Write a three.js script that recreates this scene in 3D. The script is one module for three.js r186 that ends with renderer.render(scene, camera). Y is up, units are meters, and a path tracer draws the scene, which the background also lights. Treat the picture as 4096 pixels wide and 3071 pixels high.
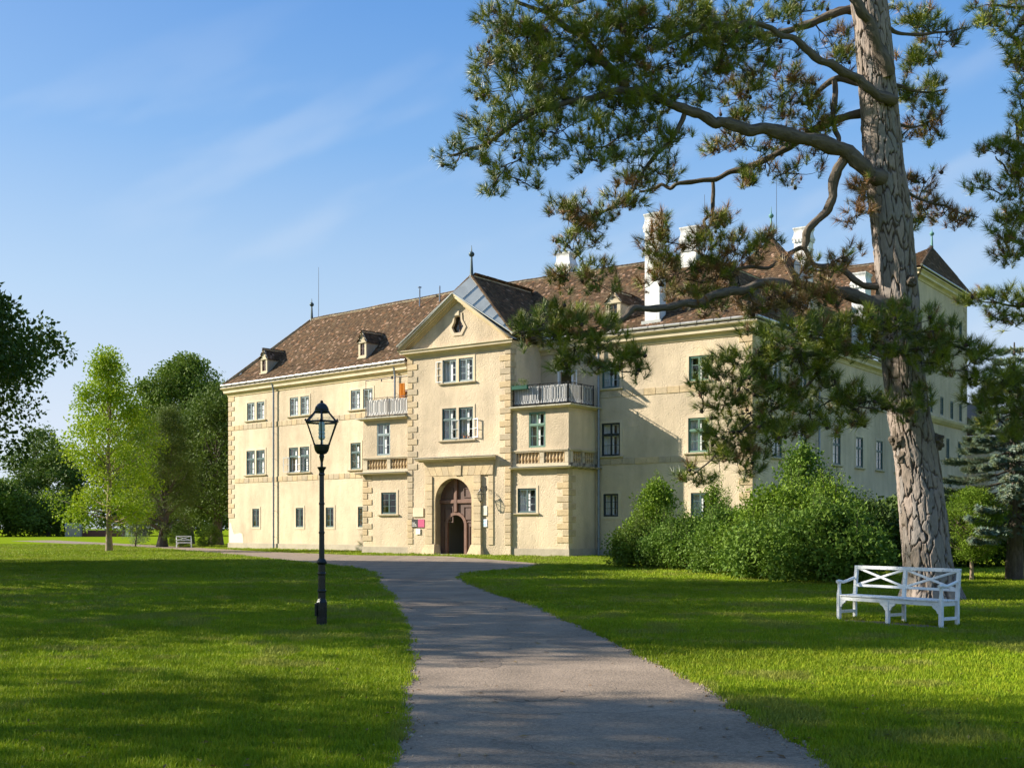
import * as THREE from 'three';
import { mergeGeometries } from 'three/addons/utils/BufferGeometryUtils.js';

// ---------- camera, sky, sun, exposure ----------
const scene = new THREE.Scene();
const camera = new THREE.PerspectiveCamera(36.3, 1024 / 767, 0.1, 3000);
camera.position.set(0, 1.6, 0);
camera.lookAt(0, 1.6, -10);
camera.setViewOffset(4096, 3071, 0, -574.5, 4096, 3071);   // shift lens: verticals stay vertical, horizon low
const SUN = new THREE.Vector3(-2.126, 1.12, -0.296).normalize();
const sun = new THREE.DirectionalLight(new THREE.Color().setRGB(1, 0.92, 0.78), 5);
sun.position.copy(SUN).multiplyScalar(150); sun.position.z -= 45;
sun.target.position.set(0, 0, -45); scene.add(sun, sun.target);
sun.castShadow = true; sun.shadow.mapSize.set(4096, 4096);
Object.assign(sun.shadow.camera, { left: -90, right: 90, top: 90, bottom: -90, near: 1, far: 400 });
const EXPOSURE = 2.25;

// ---------- random and noise ----------
function rng(seed) { let s = seed >>> 0; return () => { s = (s + 0x6d2b79f5) | 0; let t = Math.imul(s ^ (s >>> 15), 1 | s); t = (t + Math.imul(t ^ (t >>> 7), 61 | t)) ^ t; return ((t ^ (t >>> 14)) >>> 0) / 4294967296; }; }
const lerp = (a, b, t) => a + (b - a) * t, clamp = (v, a = 0, b = 1) => Math.min(b, Math.max(a, v));
const sstep = (a, b, v) => { const t = clamp((v - a) / (b - a)); return t * t * (3 - 2 * t); };
function hash2(x, y, s) { let h = Math.imul(x, 374761393) ^ Math.imul(y, 668265263) ^ Math.imul(s, 2147483647 ^ 0x5bd1e995); h = Math.imul(h ^ (h >>> 13), 1274126177); return ((h ^ (h >>> 16)) >>> 0) / 4294967296; }
function vnoise(x, y, per, s) {       // tileable value noise, period per
  const xi = Math.floor(x), yi = Math.floor(y), fx = x - xi, fy = y - yi;
  const m = (v) => ((v % per) + per) % per, u = fx * fx * (3 - 2 * fx), v = fy * fy * (3 - 2 * fy);
  const a = hash2(m(xi), m(yi), s), b = hash2(m(xi + 1), m(yi), s), c = hash2(m(xi), m(yi + 1), s), d = hash2(m(xi + 1), m(yi + 1), s);
  return lerp(lerp(a, b, u), lerp(c, d, u), v);
}
function fbm(x, y, per, oct, s, gain = 0.5) { let v = 0, a = 1, t = 0; for (let i = 0; i < oct; i++) { v += a * vnoise(x, y, per, s + i * 17); t += a; a *= gain; x *= 2; y *= 2; per *= 2; } return v / t; }
function noise3(x, y, z, s = 0) {
  const xi = Math.floor(x), yi = Math.floor(y), zi = Math.floor(z), fx = x - xi, fy = y - yi, fz = z - zi;
  const q = (t) => t * t * (3 - 2 * t), u = q(fx), v = q(fy), w = q(fz), H = (a, b, c) => hash2(xi + a + (zi + c) * 57, yi + b + (zi + c) * 113, s);
  return lerp(lerp(lerp(H(0, 0, 0), H(1, 0, 0), u), lerp(H(0, 1, 0), H(1, 1, 0), u), v), lerp(lerp(H(0, 0, 1), H(1, 0, 1), u), lerp(H(0, 1, 1), H(1, 1, 1), u), v), w);
}
function tex(n, fn, srgb, metres) {   // fn(u, v) -> [r, g, b] in 0..1
  const d = new Uint8Array(n * n * 4);
  for (let j = 0; j < n; j++) for (let i = 0; i < n; i++) { const c = fn(i / n, j / n), k = (j * n + i) * 4; for (let q = 0; q < 3; q++) d[k + q] = clamp(c[q]) * 255; d[k + 3] = 255; }
  const t = new THREE.DataTexture(d, n, n); t.wrapS = t.wrapT = THREE.RepeatWrapping; t.magFilter = THREE.LinearFilter; t.minFilter = THREE.LinearMipmapLinearFilter; t.generateMipmaps = true;
  if (srgb) t.colorSpace = THREE.SRGBColorSpace;
  t.repeat.set(1 / metres, 1 / metres); t.needsUpdate = true; return t;
}
const toS = (v) => v <= 0.0031308 ? v * 12.92 : 1.055 * Math.pow(v, 1 / 2.4) - 0.055;
const lin = (r, g, b) => new THREE.Color().setRGB(r, g, b);

// ---------- sky ----------
{
  const W = 2048, H = 1024, d = new Float32Array(W * H * 4);
  const stops = [[-90, .25, .26, .22], [-2, .60, .66, .70], [0, .78, .87, .97], [5, .69, .80, .955], [11, .47, .675, .93], [18, .23, .475, .87], [24, .137, .36, .79], [45, .12, .31, .70], [90, .11, .28, .62]];
  const SK = .97 / EXPOSURE;
  for (let j = 0; j < H; j++) {
    const el = (j + .5) / H * 180 - 90; let k = 0; while (k < stops.length - 2 && el > stops[k + 1][0]) k++;
    const t = clamp((el - stops[k][0]) / (stops[k + 1][0] - stops[k][0]));
    for (let i = 0; i < W; i++) {
      const az = (i + .5) / W * 360, o = (j * W + i) * 4;
      // haze glow round the unseen sun, added to brighten and warm the shade (equirectangular: u = atan2(z, x) / 2pi + .5)
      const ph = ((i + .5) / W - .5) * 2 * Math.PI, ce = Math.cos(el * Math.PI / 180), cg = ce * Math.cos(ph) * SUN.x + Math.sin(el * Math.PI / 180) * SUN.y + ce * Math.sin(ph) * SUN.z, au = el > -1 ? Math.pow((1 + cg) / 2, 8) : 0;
      // wisps of high cloud: long streaks rising to the right
      const u = (az + el * 1.3) / 360, v = (el - az * .45) / 9;
      let c = fbm(u * 26, v * 4.5 + 50, 4096, 5, 5, .55), c2 = fbm(u * 9, el / 14 + 20, 4096, 3, 9);
      let w = sstep(.50, .80, c) * sstep(.38, .66, c2) * sstep(1, 7, el) * (1 - sstep(40, 70, el)) * .24;
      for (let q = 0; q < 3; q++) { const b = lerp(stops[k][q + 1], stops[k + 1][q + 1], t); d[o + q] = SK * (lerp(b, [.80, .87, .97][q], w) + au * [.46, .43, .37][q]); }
      d[o + 3] = 1;
    }
  }
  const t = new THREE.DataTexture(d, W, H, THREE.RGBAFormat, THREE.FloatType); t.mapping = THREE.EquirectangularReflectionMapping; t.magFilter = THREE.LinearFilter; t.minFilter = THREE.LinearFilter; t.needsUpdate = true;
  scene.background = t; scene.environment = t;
}

// ---------- geometry collector ----------
const V = (x, y, z) => new THREE.Vector3(x, y, z);
class GB {
  constructor() { this.p = []; this.n = []; this.t = []; this.c = null; }
  tri(a, b, c, na, nb, nc, ua, ub, uc) {
    let N; if (!na) { N = V().crossVectors(V().subVectors(b, a), V().subVectors(c, a)).normalize(); na = nb = nc = N; }
    const ax = Math.abs(na.x), ay = Math.abs(na.y), az = Math.abs(na.z);
    const uv = (q) => ay > ax && ay > az ? [q.x, q.z] : ax > az ? [q.z, q.y] : [q.x, q.y];
    for (const [q, m, u] of [[a, na, ua], [b, nb, ub], [c, nc, uc]]) { this.p.push(q.x, q.y, q.z); this.n.push(m.x, m.y, m.z); this.t.push(...(u || uv(q))); }
    return this;
  }
  quad(a, b, c, d) { this.tri(a, b, c); return this.tri(a, c, d); }
  box(x0, x1, y0, y1, z0, z1) {
    const P = (i, j, k) => V(i ? x1 : x0, j ? y1 : y0, k ? z1 : z0);
    this.quad(P(0, 0, 1), P(1, 0, 1), P(1, 1, 1), P(0, 1, 1)); this.quad(P(1, 0, 0), P(0, 0, 0), P(0, 1, 0), P(1, 1, 0));
    this.quad(P(1, 0, 1), P(1, 0, 0), P(1, 1, 0), P(1, 1, 1)); this.quad(P(0, 0, 0), P(0, 0, 1), P(0, 1, 1), P(0, 1, 0));
    this.quad(P(0, 1, 1), P(1, 1, 1), P(1, 1, 0), P(0, 1, 0)); return this.quad(P(0, 0, 0), P(1, 0, 0), P(1, 0, 1), P(0, 0, 1));
  }
  cbox(x0, x1, y0, y1, z0, z1, c) {   // box with chamfered edges, 44 triangles
    const X = [x0, x1], Y = [y0, y1], Z = [z0, z1], S = [c, -c];
    const P = (i, j, k, ax) => V(X[i] + (ax === 0 ? 0 : S[i]), Y[j] + (ax === 1 ? 0 : S[j]), Z[k] + (ax === 2 ? 0 : S[k]));
    const out = (pts) => { const m = V(); pts.forEach((q) => m.add(q)); m.multiplyScalar(1 / pts.length).sub(V((x0 + x1) / 2, (y0 + y1) / 2, (z0 + z1) / 2)); const N = V().crossVectors(V().subVectors(pts[1], pts[0]), V().subVectors(pts[2], pts[0])); if (N.dot(m) < 0) pts.reverse(); pts.length === 3 ? this.tri(...pts) : this.quad(...pts); };
    for (const s of [0, 1]) { out([P(s, 0, 0, 0), P(s, 1, 0, 0), P(s, 1, 1, 0), P(s, 0, 1, 0)]); out([P(0, s, 0, 1), P(1, s, 0, 1), P(1, s, 1, 1), P(0, s, 1, 1)]); out([P(0, 0, s, 2), P(1, 0, s, 2), P(1, 1, s, 2), P(0, 1, s, 2)]); }
    for (const s of [0, 1]) for (const r of [0, 1]) { out([P(s, r, 0, 0), P(s, r, 1, 0), P(s, r, 1, 1), P(s, r, 0, 1)]); out([P(s, 0, r, 0), P(s, 1, r, 0), P(s, 1, r, 2), P(s, 0, r, 2)]); out([P(0, s, r, 1), P(1, s, r, 1), P(1, s, r, 2), P(0, s, r, 2)]); }
    for (const i of [0, 1]) for (const j of [0, 1]) for (const k of [0, 1]) out([P(i, j, k, 0), P(i, j, k, 1), P(i, j, k, 2)]);
    return this;
  }
  ring(x0, x1, y0, y1, w, z0, z1) { this.box(x0, x1, y0, y0 + w, z0, z1); this.box(x0, x1, y1 - w, y1, z0, z1); this.box(x0, x0 + w, y0 + w, y1 - w, z0, z1); return this.box(x1 - w, x1, y0 + w, y1 - w, z0, z1); }
  bar(a, b, r, n = 4, r2 = r) { return this.tube([a, b], [r, r2], n, n <= 4); }
  tube(pts, rad, seg = 6, flat = false, uvs = 1, rough = 0) {
    const n = pts.length; let up = V(0.31, 0.17, 0.93); const R = []; let len = 0;
    for (let i = 0; i < n; i++) {
      const d = V().subVectors(pts[Math.min(n - 1, i + 1)], pts[Math.max(0, i - 1)]).normalize();
      const s = V().crossVectors(d, up); if (s.lengthSq() < 1e-5) s.set(1, 0, 0).cross(d); s.normalize(); const b = V().crossVectors(s, d).normalize(); up = b;
      if (i) len += pts[i].distanceTo(pts[i - 1]);
      const row = []; for (let k = 0; k <= seg; k++) { const a = k / seg * Math.PI * 2, m = s.clone().multiplyScalar(Math.cos(a)).addScaledVector(b, -Math.sin(a)); row.push([pts[i].clone().addScaledVector(m, rad[i] * (rough ? 1 + rough * (noise3(pts[i].x * 9 + m.x * 2.6, pts[i].y * 9 + m.y * 2.6, pts[i].z * 9 + m.z * 2.6, 41) - .5) : 1)), m, [k / seg * uvs * Math.max(1, Math.round(rad[0] * 6.28)), len]]); }
      R.push(row);
    }
    for (let i = 0; i < n - 1; i++) for (let k = 0; k < seg; k++) {
      const A = R[i][k], B = R[i][k + 1], C = R[i + 1][k + 1], D = R[i + 1][k];
      if (flat) { this.tri(A[0], C[0], D[0]); this.tri(A[0], B[0], C[0]); }
      else { this.tri(A[0], C[0], D[0], A[1], C[1], D[1], A[2], C[2], D[2]); this.tri(A[0], B[0], C[0], A[1], B[1], C[1], A[2], B[2], C[2]); }
    }
    for (const [row, s] of [[R[0], 1], [R[n - 1], 0]]) for (let k = 1; k < seg - 1; k++) s ? this.tri(row[0][0], row[k + 1][0], row[k][0]) : this.tri(row[0][0], row[k][0], row[k + 1][0]);
    return this;
  }
  lathe(prof, cx, cz, seg = 12, y0 = 0, rot = 0, flat = false) {   // prof [[r, y], ...] from bottom to top
    const P = (i, k) => { const a = k / seg * Math.PI * 2 + rot; return V(cx + prof[i][0] * Math.cos(a), y0 + prof[i][1], cz + prof[i][0] * Math.sin(a)); };
    for (let i = 0; i < prof.length - 1; i++) {
      const dr = prof[i + 1][0] - prof[i][0], dy = prof[i + 1][1] - prof[i][1], l = Math.hypot(dr, dy) || 1;
      const N = (k) => { const a = k / seg * Math.PI * 2 + rot; return V(dy / l * Math.cos(a), -dr / l, dy / l * Math.sin(a)); };
      for (let k = 0; k < seg; k++) {
        const a = P(i, k), b = P(i, k + 1), c = P(i + 1, k + 1), d = P(i + 1, k);
        if (flat) { if (prof[i][0] > 1e-6) this.tri(a, c, b); if (prof[i + 1][0] > 1e-6) this.tri(a, d, c); }
        else { if (prof[i][0] > 1e-6) this.tri(a, c, b, N(k), N(k + 1), N(k + 1)); if (prof[i + 1][0] > 1e-6) this.tri(a, d, c, N(k), N(k), N(k + 1)); }
      }
    }
    return this;
  }
  run(x0, x1, prof, m0 = 0, m1 = 0) {   // moulding: closed profile [[z, y], ...] along x; ends mitred by m * z
    const n = prof.length, A = prof.map(([z, y]) => V(x0 - m0 * z, y, z)), B = prof.map(([z, y]) => V(x1 + m1 * z, y, z));
    let ar = 0; for (let i = 0; i < n; i++) { const q = prof[i], r = prof[(i + 1) % n]; ar += q[0] * r[1] - r[0] * q[1]; }
    for (let i = 0; i < n; i++) { const j = (i + 1) % n; ar < 0 ? this.quad(A[i], A[j], B[j], B[i]) : this.quad(A[j], A[i], B[i], B[j]); }
    const tr = THREE.ShapeUtils.triangulateShape(prof.map((q) => new THREE.Vector2(...q)), []);
    for (const [a, b, c] of tr) { this.tri(A[a], A[b], A[c]); this.tri(B[a], B[c], B[b]); }
    return this;
  }
  shape(pts, holes, z0, z1) {           // flat plate with holes, thickness z0..z1
    const g = new THREE.ExtrudeGeometry(mkShape(pts, holes), { depth: z1 - z0, bevelEnabled: false, curveSegments: 24 }); g.translate(0, 0, z0); return this.geo(g);
  }
  geo(g, m, keep) { if (g.index) g = g.toNonIndexed(); if (m) g = g.clone().applyMatrix4(m); const p = g.attributes.position, n = g.attributes.normal, u = g.attributes.uv; for (let i = 0; i < p.count; i++) { this.p.push(p.getX(i), p.getY(i), p.getZ(i)); this.n.push(n.getX(i), n.getY(i), n.getZ(i)); if (keep) this.t.push(u.getX(i), u.getY(i)); else { const ax = Math.abs(n.getX(i)), ay = Math.abs(n.getY(i)), az = Math.abs(n.getZ(i)); this.t.push(...(ay > ax && ay > az ? [p.getX(i), p.getZ(i)] : ax > az ? [p.getZ(i), p.getY(i)] : [p.getX(i), p.getY(i)])); } } return this; }
  build() { const g = new THREE.BufferGeometry(); g.setAttribute('position', new THREE.Float32BufferAttribute(this.p, 3)); g.setAttribute('normal', new THREE.Float32BufferAttribute(this.n, 3)); g.setAttribute('uv', new THREE.Float32BufferAttribute(this.t, 2)); if (this.c) g.setAttribute('color', new THREE.Float32BufferAttribute(this.c, 3)); return g; }
}
function mkShape(pts, holes = []) { const s = new THREE.Shape(pts.map((q) => new THREE.Vector2(...q))); for (const h of holes) { const q = h.length === 4 && typeof h[0] === 'number' ? [[h[0], h[2]], [h[0], h[3]], [h[1], h[3]], [h[1], h[2]]] : h; s.holes.push(new THREE.Path(q.map((r) => new THREE.Vector2(...r)))); } return s; }
const names = new Map();
function numbered(name) { const n = names.get(name) || 0; names.set(name, n + 1); return n ? name + '_' + String(n).padStart(3, '0') : name; }
function mesh(name, gb, mat, parent, M) {
  const m = new THREE.Mesh(gb.isBufferGeometry ? gb : gb.build(), mat); m.name = name; m.castShadow = m.receiveShadow = true;
  if (M) { m.applyMatrix4(M); } parent.add(m); return m;
}
function top(o, name, label, category, group) { o.name = numbered(name); o.userData.label = label; o.userData.category = category; if (group) o.userData.group = group; scene.add(o); return o; }
function thing(name, label, category, pos = [0, 0, 0], turn = 0, group) { const o = new THREE.Group(); o.position.set(...pos); o.rotation.y = turn; return top(o, name, label, category, group); }
function setting(name, gb, mat, label) { const m = mesh(numbered(name), gb, mat, scene); m.userData.kind = 'structure'; m.userData.label = label; return m; }

// ---------- materials ----------
const T = {};
T.stucco = tex(1024, (u, v) => {
  const a = fbm(u * 4, v * 4, 4, 5, 3), b = fbm(u * 40, v * 40, 40, 3, 8), st = fbm(u * 24, v * 5, 24, 4, 21);
  const k = .90 + .20 * (a - .5) * 2.6 + .12 * (b - .5) + .36 * (st - .5), w = sstep(.55, .8, a);
  return [toS(.635 * k + .01 * w), toS(.51 * k), toS((.352 - .03 * w) * k)];
}, true, 14);
T.stuccoB = tex(1024, (u, v) => { const w = fbm(u * 12, v * 12, 12, 2, 44) * .35, a = Math.abs(fbm(u * 46 + w * 6, v * 46 - w * 4, 46, 3, 51) - .5) * 2.4, b = fbm(u * 160, v * 160, 160, 2, 6); const q = 1 - a * .8 + .25 * (b - .5); return [q, q, q]; }, false, 3.2);
T.stone = tex(512, (u, v) => { const a = fbm(u * 5, v * 5, 5, 5, 71), b = fbm(u * 60, v * 60, 60, 2, 72); const k = .78 + .36 * (a - .5) * 1.4 + .28 * (b - .5); return [toS(.48 * k * 1.15), toS(.375 * k * 1.15), toS(.235 * k * 1.15)]; }, true, 2.3);
T.stoneB = tex(512, (u, v) => { const q = fbm(u * 34, v * 34, 34, 4, 81, .65); return [q, q, q]; }, false, 1.4);
T.old = tex(512, (u, v) => { const a = fbm(u * 4, v * 4, 4, 5, 91), b = fbm(u * 48, v * 48, 48, 3, 92), s = sstep(.52, .72, a * .6 + b * .4); const k = .86 + .3 * (b - .5); return [toS(lerp(.58, .30, s) * k), toS(lerp(.49, .24, s) * k), toS(lerp(.34, .16, s) * k)]; }, true, 2.1);
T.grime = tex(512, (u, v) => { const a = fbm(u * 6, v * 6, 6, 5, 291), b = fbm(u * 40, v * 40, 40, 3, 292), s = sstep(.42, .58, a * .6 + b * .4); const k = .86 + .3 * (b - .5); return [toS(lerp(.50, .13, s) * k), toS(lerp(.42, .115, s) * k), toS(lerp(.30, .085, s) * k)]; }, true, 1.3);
T.plinth = tex(512, (u, v) => { const a = fbm(u * 3, v * 3, 3, 5, 31), b = fbm(u * 50, v * 50, 50, 3, 33); const k = .8 + .5 * (a - .5) + .2 * (b - .5); return [toS(.47 * k), toS(.40 * k), toS(.30 * k)]; }, true, 4.7);
T.asphalt = tex(1024, (u, v) => { const a = fbm(u * 3, v * 3, 3, 5, 131), b = vnoise(u * 512, v * 512, 512, 133), c = fbm(u * 120, v * 120, 120, 3, 134); const sp = b > .82 ? .9 : b < .2 ? -.35 : 0; const k = .95 + 1.0 * (a - .5) + .55 * (c - .5) + .5 * sp; return [toS(.265 * k), toS(.203 * k), toS(.147 * k)]; }, true, 3.1);
T.asphaltB = tex(1024, (u, v) => { const b = fbm(u * 220, v * 220, 220, 2, 136), c = fbm(u * 40, v * 40, 40, 3, 137); const q = b * .8 + c * .2; return [q, q, q]; }, false, 3.1);
T.soil = tex(1024, (u, v) => { const a = fbm(u * 5, v * 5, 5, 5, 161), b = fbm(u * 90, v * 90, 90, 4, 163); const k = .6 + .8 * (b - .2), d = sstep(.45, .75, a); return [toS(lerp(.19, .23, d) * k), toS(lerp(.27, .28, d) * k), toS(lerp(.012, .022, d) * k)]; }, true, 9.3);
T.dirt = tex(512, (u, v) => { const b = fbm(u * 30, v * 30, 30, 4, 261); const k = .6 + .9 * (b - .1); return [toS(.16 * k), toS(.125 * k), toS(.085 * k)]; }, true, 1.1);
T.bark = tex(512, (u, v) => { const a = fbm(u * 16, v * 5, 80, 4, 171), b = fbm(u * 60, v * 30, 240, 3, 172); const k = .55 + .9 * (a - .15) + .3 * (b - .5); return [toS(.15 * k), toS(.122 * k), toS(.096 * k)]; }, true, 1);
T.barkB = tex(512, (u, v) => { const a = fbm(u * 16, v * 5, 80, 5, 171); return [a, a, a]; }, false, 1);
T.wood = tex(512, (u, v) => { const a = fbm(u * 40, v * 4, 160, 4, 191), b = fbm(u * 6, v * 3, 24, 3, 192); const k = .75 + .5 * (a - .5) + .4 * (b - .5); return [toS(.135 * k), toS(.072 * k), toS(.052 * k)]; }, true, 1);
T.zinc = tex(256, (u, v) => { const a = fbm(u * 4, v * 4, 4, 5, 211); const k = .85 + .35 * (a - .5); return [toS(.36 * k), toS(.42 * k), toS(.46 * k)]; }, true, 2.2);
T.white = tex(512, (u, v) => { const a = fbm(u * 4, v * 4, 4, 5, 221), s = fbm(u * 24, v * 3, 24, 4, 222); const k = .96 - .22 * sstep(.5, .75, a) - .22 * sstep(.55, .8, s); return [toS(.80 * k), toS(.79 * k), toS(.76 * k)]; }, true, 3.3);
T.rough = tex(256, (u, v) => { const q = .35 + .5 * fbm(u * 8, v * 8, 8, 4, 231); return [q, q, q]; }, false, 1.7);
const std = (o) => new THREE.MeshStandardMaterial({ roughness: .9, metalness: 0, ...o });
const phys = (o) => new THREE.MeshPhysicalMaterial({ roughness: .9, metalness: 0, ...o });
const M = {
  stucco: std({ map: T.stucco, bumpMap: T.stuccoB, bumpScale: .022, roughness: .95 }),
  smooth: std({ map: T.stucco, color: lin(1.02, 1.04, 1.06), roughness: .9 }),
  patch: std({ color: lin(.74, .66, .48), bumpMap: T.stoneB, bumpScale: .004 }),
  cornice: std({ map: T.stucco, color: lin(1.0, 1.0, .82), roughness: .85 }),
  band: std({ map: T.stucco, color: lin(1.1, 1.14, 1.12), roughness: .85 }),
  stone: std({ map: T.stone, bumpMap: T.stoneB, bumpScale: .014 }),
  stone2: std({ map: T.stone, bumpMap: T.stoneB, bumpScale: .014, color: lin(.92, .95, 1.02) }),
  stone3: std({ map: T.stone, bumpMap: T.stoneB, bumpScale: .014, color: lin(1.1, 1.06, .98) }),
  portal: std({ map: T.stone, color: lin(1.22, 1.2, 1.14), bumpMap: T.stoneB, bumpScale: .004 }),
  portal2: std({ map: T.stone, color: lin(1.1, 1.1, 1.1), bumpMap: T.stoneB, bumpScale: .004 }),
  old: std({ map: T.old, bumpMap: T.stoneB, bumpScale: .006 }),
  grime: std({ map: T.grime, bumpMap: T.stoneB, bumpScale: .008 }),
  baluster: std({ map: T.old, color: lin(1.0, .86, .68), bumpMap: T.stoneB, bumpScale: .006 }),
  niche: std({ map: T.stucco, color: lin(1.1, 1.18, 1.3) }),
  plinth: std({ map: T.plinth, bumpMap: T.stoneB, bumpScale: .008 }),
  tile: phys({ color: 0xffffff, roughness: 1, specularIntensity: .25 }), underlay: std({ color: lin(.10, .065, .045) }),
  mortar: std({ map: T.old, color: lin(1.15, 1.2, 1.3) }),
  zinc: phys({ map: T.zinc, color: lin(1.4, 1.22, 1.04), roughness: .9, specularIntensity: .25 }),
  gutter: std({ color: lin(.42, .40, .36), metalness: .3, roughness: .5, roughnessMap: T.rough }),
  flash: std({ map: T.white, color: lin(.66, .62, .52), metalness: .1, roughness: .6 }),
  pipe: std({ color: lin(.20, .235, .29), metalness: .3, roughness: .5, roughnessMap: T.rough }),
  iron: std({ color: lin(.020, .022, .024), metalness: .4, roughness: .45, roughnessMap: T.rough }),
  ironBare: std({ color: lin(.05, .045, .04), metalness: .3, roughness: .6 }),
  copper: std({ color: lin(.10, .24, .21), roughness: .7 }), copperDark: std({ color: lin(.045, .075, .08), metalness: .3, roughness: .5 }),
  green: std({ color: lin(.045, .095, .095), roughness: .5 }), greenLight: std({ color: lin(.10, .20, .14), roughness: .5 }), frameBlue: std({ color: lin(.20, .26, .265), roughness: .5 }), frameDark: std({ color: lin(.018, .028, .034), roughness: .45 }),
  white: std({ map: T.white, roughness: .6 }), whiteClean: std({ color: lin(.82, .82, .81), roughness: .45 }), chimney: std({ map: T.white, bumpMap: T.stoneB, bumpScale: .008 }),
  glass: phys({ color: 0xffffff, transmission: 1, thickness: 0, roughness: .02, ior: 1.6, specularIntensity: 1 }),
  curtain: phys({ color: lin(.82, .82, .80), transmission: .25, thickness: 0, roughness: 1, side: THREE.DoubleSide }), blind: std({ color: lin(.36, .27, .19) }),
  room: std({ color: lin(.42, .38, .32) }), dark: std({ color: lin(.42, .38, .32) }),
  door: std({ map: T.wood, roughness: .55 }), doorTrim: std({ map: T.wood, color: lin(1.5, 1.35, 1.2), roughness: .55 }),
  asphalt: phys({ map: T.asphalt, bumpMap: T.asphaltB, bumpScale: .008, roughness: .85, specularIntensity: .45 }), soil: phys({ map: T.soil, roughness: 1, specularIntensity: 0 }), dirt: std({ map: T.dirt, bumpMap: T.stoneB, bumpScale: .02 }),
  bark: phys({ specularIntensity: .3, map: T.bark, bumpMap: T.barkB, bumpScale: .03 }), twig: std({ color: lin(.055, .042, .032) }),
  barkPale: std({ map: T.bark, color: lin(1.9, 1.75, 1.5), bumpMap: T.barkB, bumpScale: .015 }),
};
const leafMat = (t = .4, r = .75) => phys({ color: 0xffffff, transmission: t, thickness: 0, roughness: r, ior: 1.4, specularIntensity: .3, side: THREE.DoubleSide });
M.leaf = leafMat(.42, .6); M.blade = leafMat(.38, .75); M.needle = phys({ color: 0xffffff, roughness: .42, specularIntensity: .7, side: THREE.DoubleSide });

// ---------- the ground, the lane ----------
const laneL = [[-0.7, 4], [-0.8, -2], [-0.8, -7.8], [-0.91, -9.9], [-1.12, -12.8], [-1.37, -15.7], [-1.77, -19.3], [-2.78, -26.9], [-3.83, -33.4], [-4.84, -40.8], [-6.31, -46.4], [-8.6, -51.6], [-12.5, -60], [-17.03, -69.8], [-24.17, -83.8], [-34, -101], [-60, -140]];
const laneFar = [[-58, -148], [-32, -105], [-22.5, -88.6], [-16.36, -77.9], [-11.82, -71.6], [-8.75, -67.7], [-5.2, -66.2], [-3.6, -65.2], [-2.84, -63.1], [-0.98, -58.6], [1.3, -51.7]];
const laneR = [[1.0, -48.6], [0.12, -45.2], [-1.13, -42.2], [-1.72, -38.7], [-1.38, -34.6], [-0.6, -29.2], [0.43, -23.8], [1.08, -19.1], [1.48, -15.5], [1.76, -13.2], [1.93, -11.9], [1.99, -9.9], [2.07, -8.7], [2.11, -7.8], [2.15, -2], [2.2, 4]];
function smoothLine(pts, step, wob, seed) { const c = new THREE.CatmullRomCurve3(pts.map(([x, z]) => V(x, 0, z)), false, 'centripetal'), n = Math.ceil(c.getLength() / step), out = []; for (let i = 0; i <= n; i++) { const q = c.getPointAt(i / n); out.push([q.x + wob * (noise3(q.x * 2.2, q.z * 2.2, seed) - .5) + wob * .6 * (noise3(q.x * 9, q.z * 9, seed + 4) - .5), q.z + wob * (noise3(q.x * 2.2, q.z * 2.2, seed + 9) - .5)]); } return out; }
const lanePoly = [...smoothLine(laneL, .16, .13, 1), ...smoothLine(laneFar, .3, .16, 2), ...smoothLine(laneR, .16, .13, 3)];
const laneBins = new Map();   // quick inside test by scan line
function inLane(x, z) { const key = Math.floor(z * 4); let xs = laneBins.get(key); if (!xs) { xs = []; const zz = (key + .5) / 4; for (let i = 0; i < lanePoly.length; i++) { const a = lanePoly[i], b = lanePoly[(i + 1) % lanePoly.length]; if ((a[1] > zz) !== (b[1] > zz)) xs.push(a[0] + (zz - a[1]) / (b[1] - a[1]) * (b[0] - a[0])); } xs.sort((p, q) => p - q); laneBins.set(key, xs); } for (let i = 0; i + 1 < xs.length; i += 2) if (x > xs[i] && x < xs[i + 1]) return true; return false; }
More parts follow.
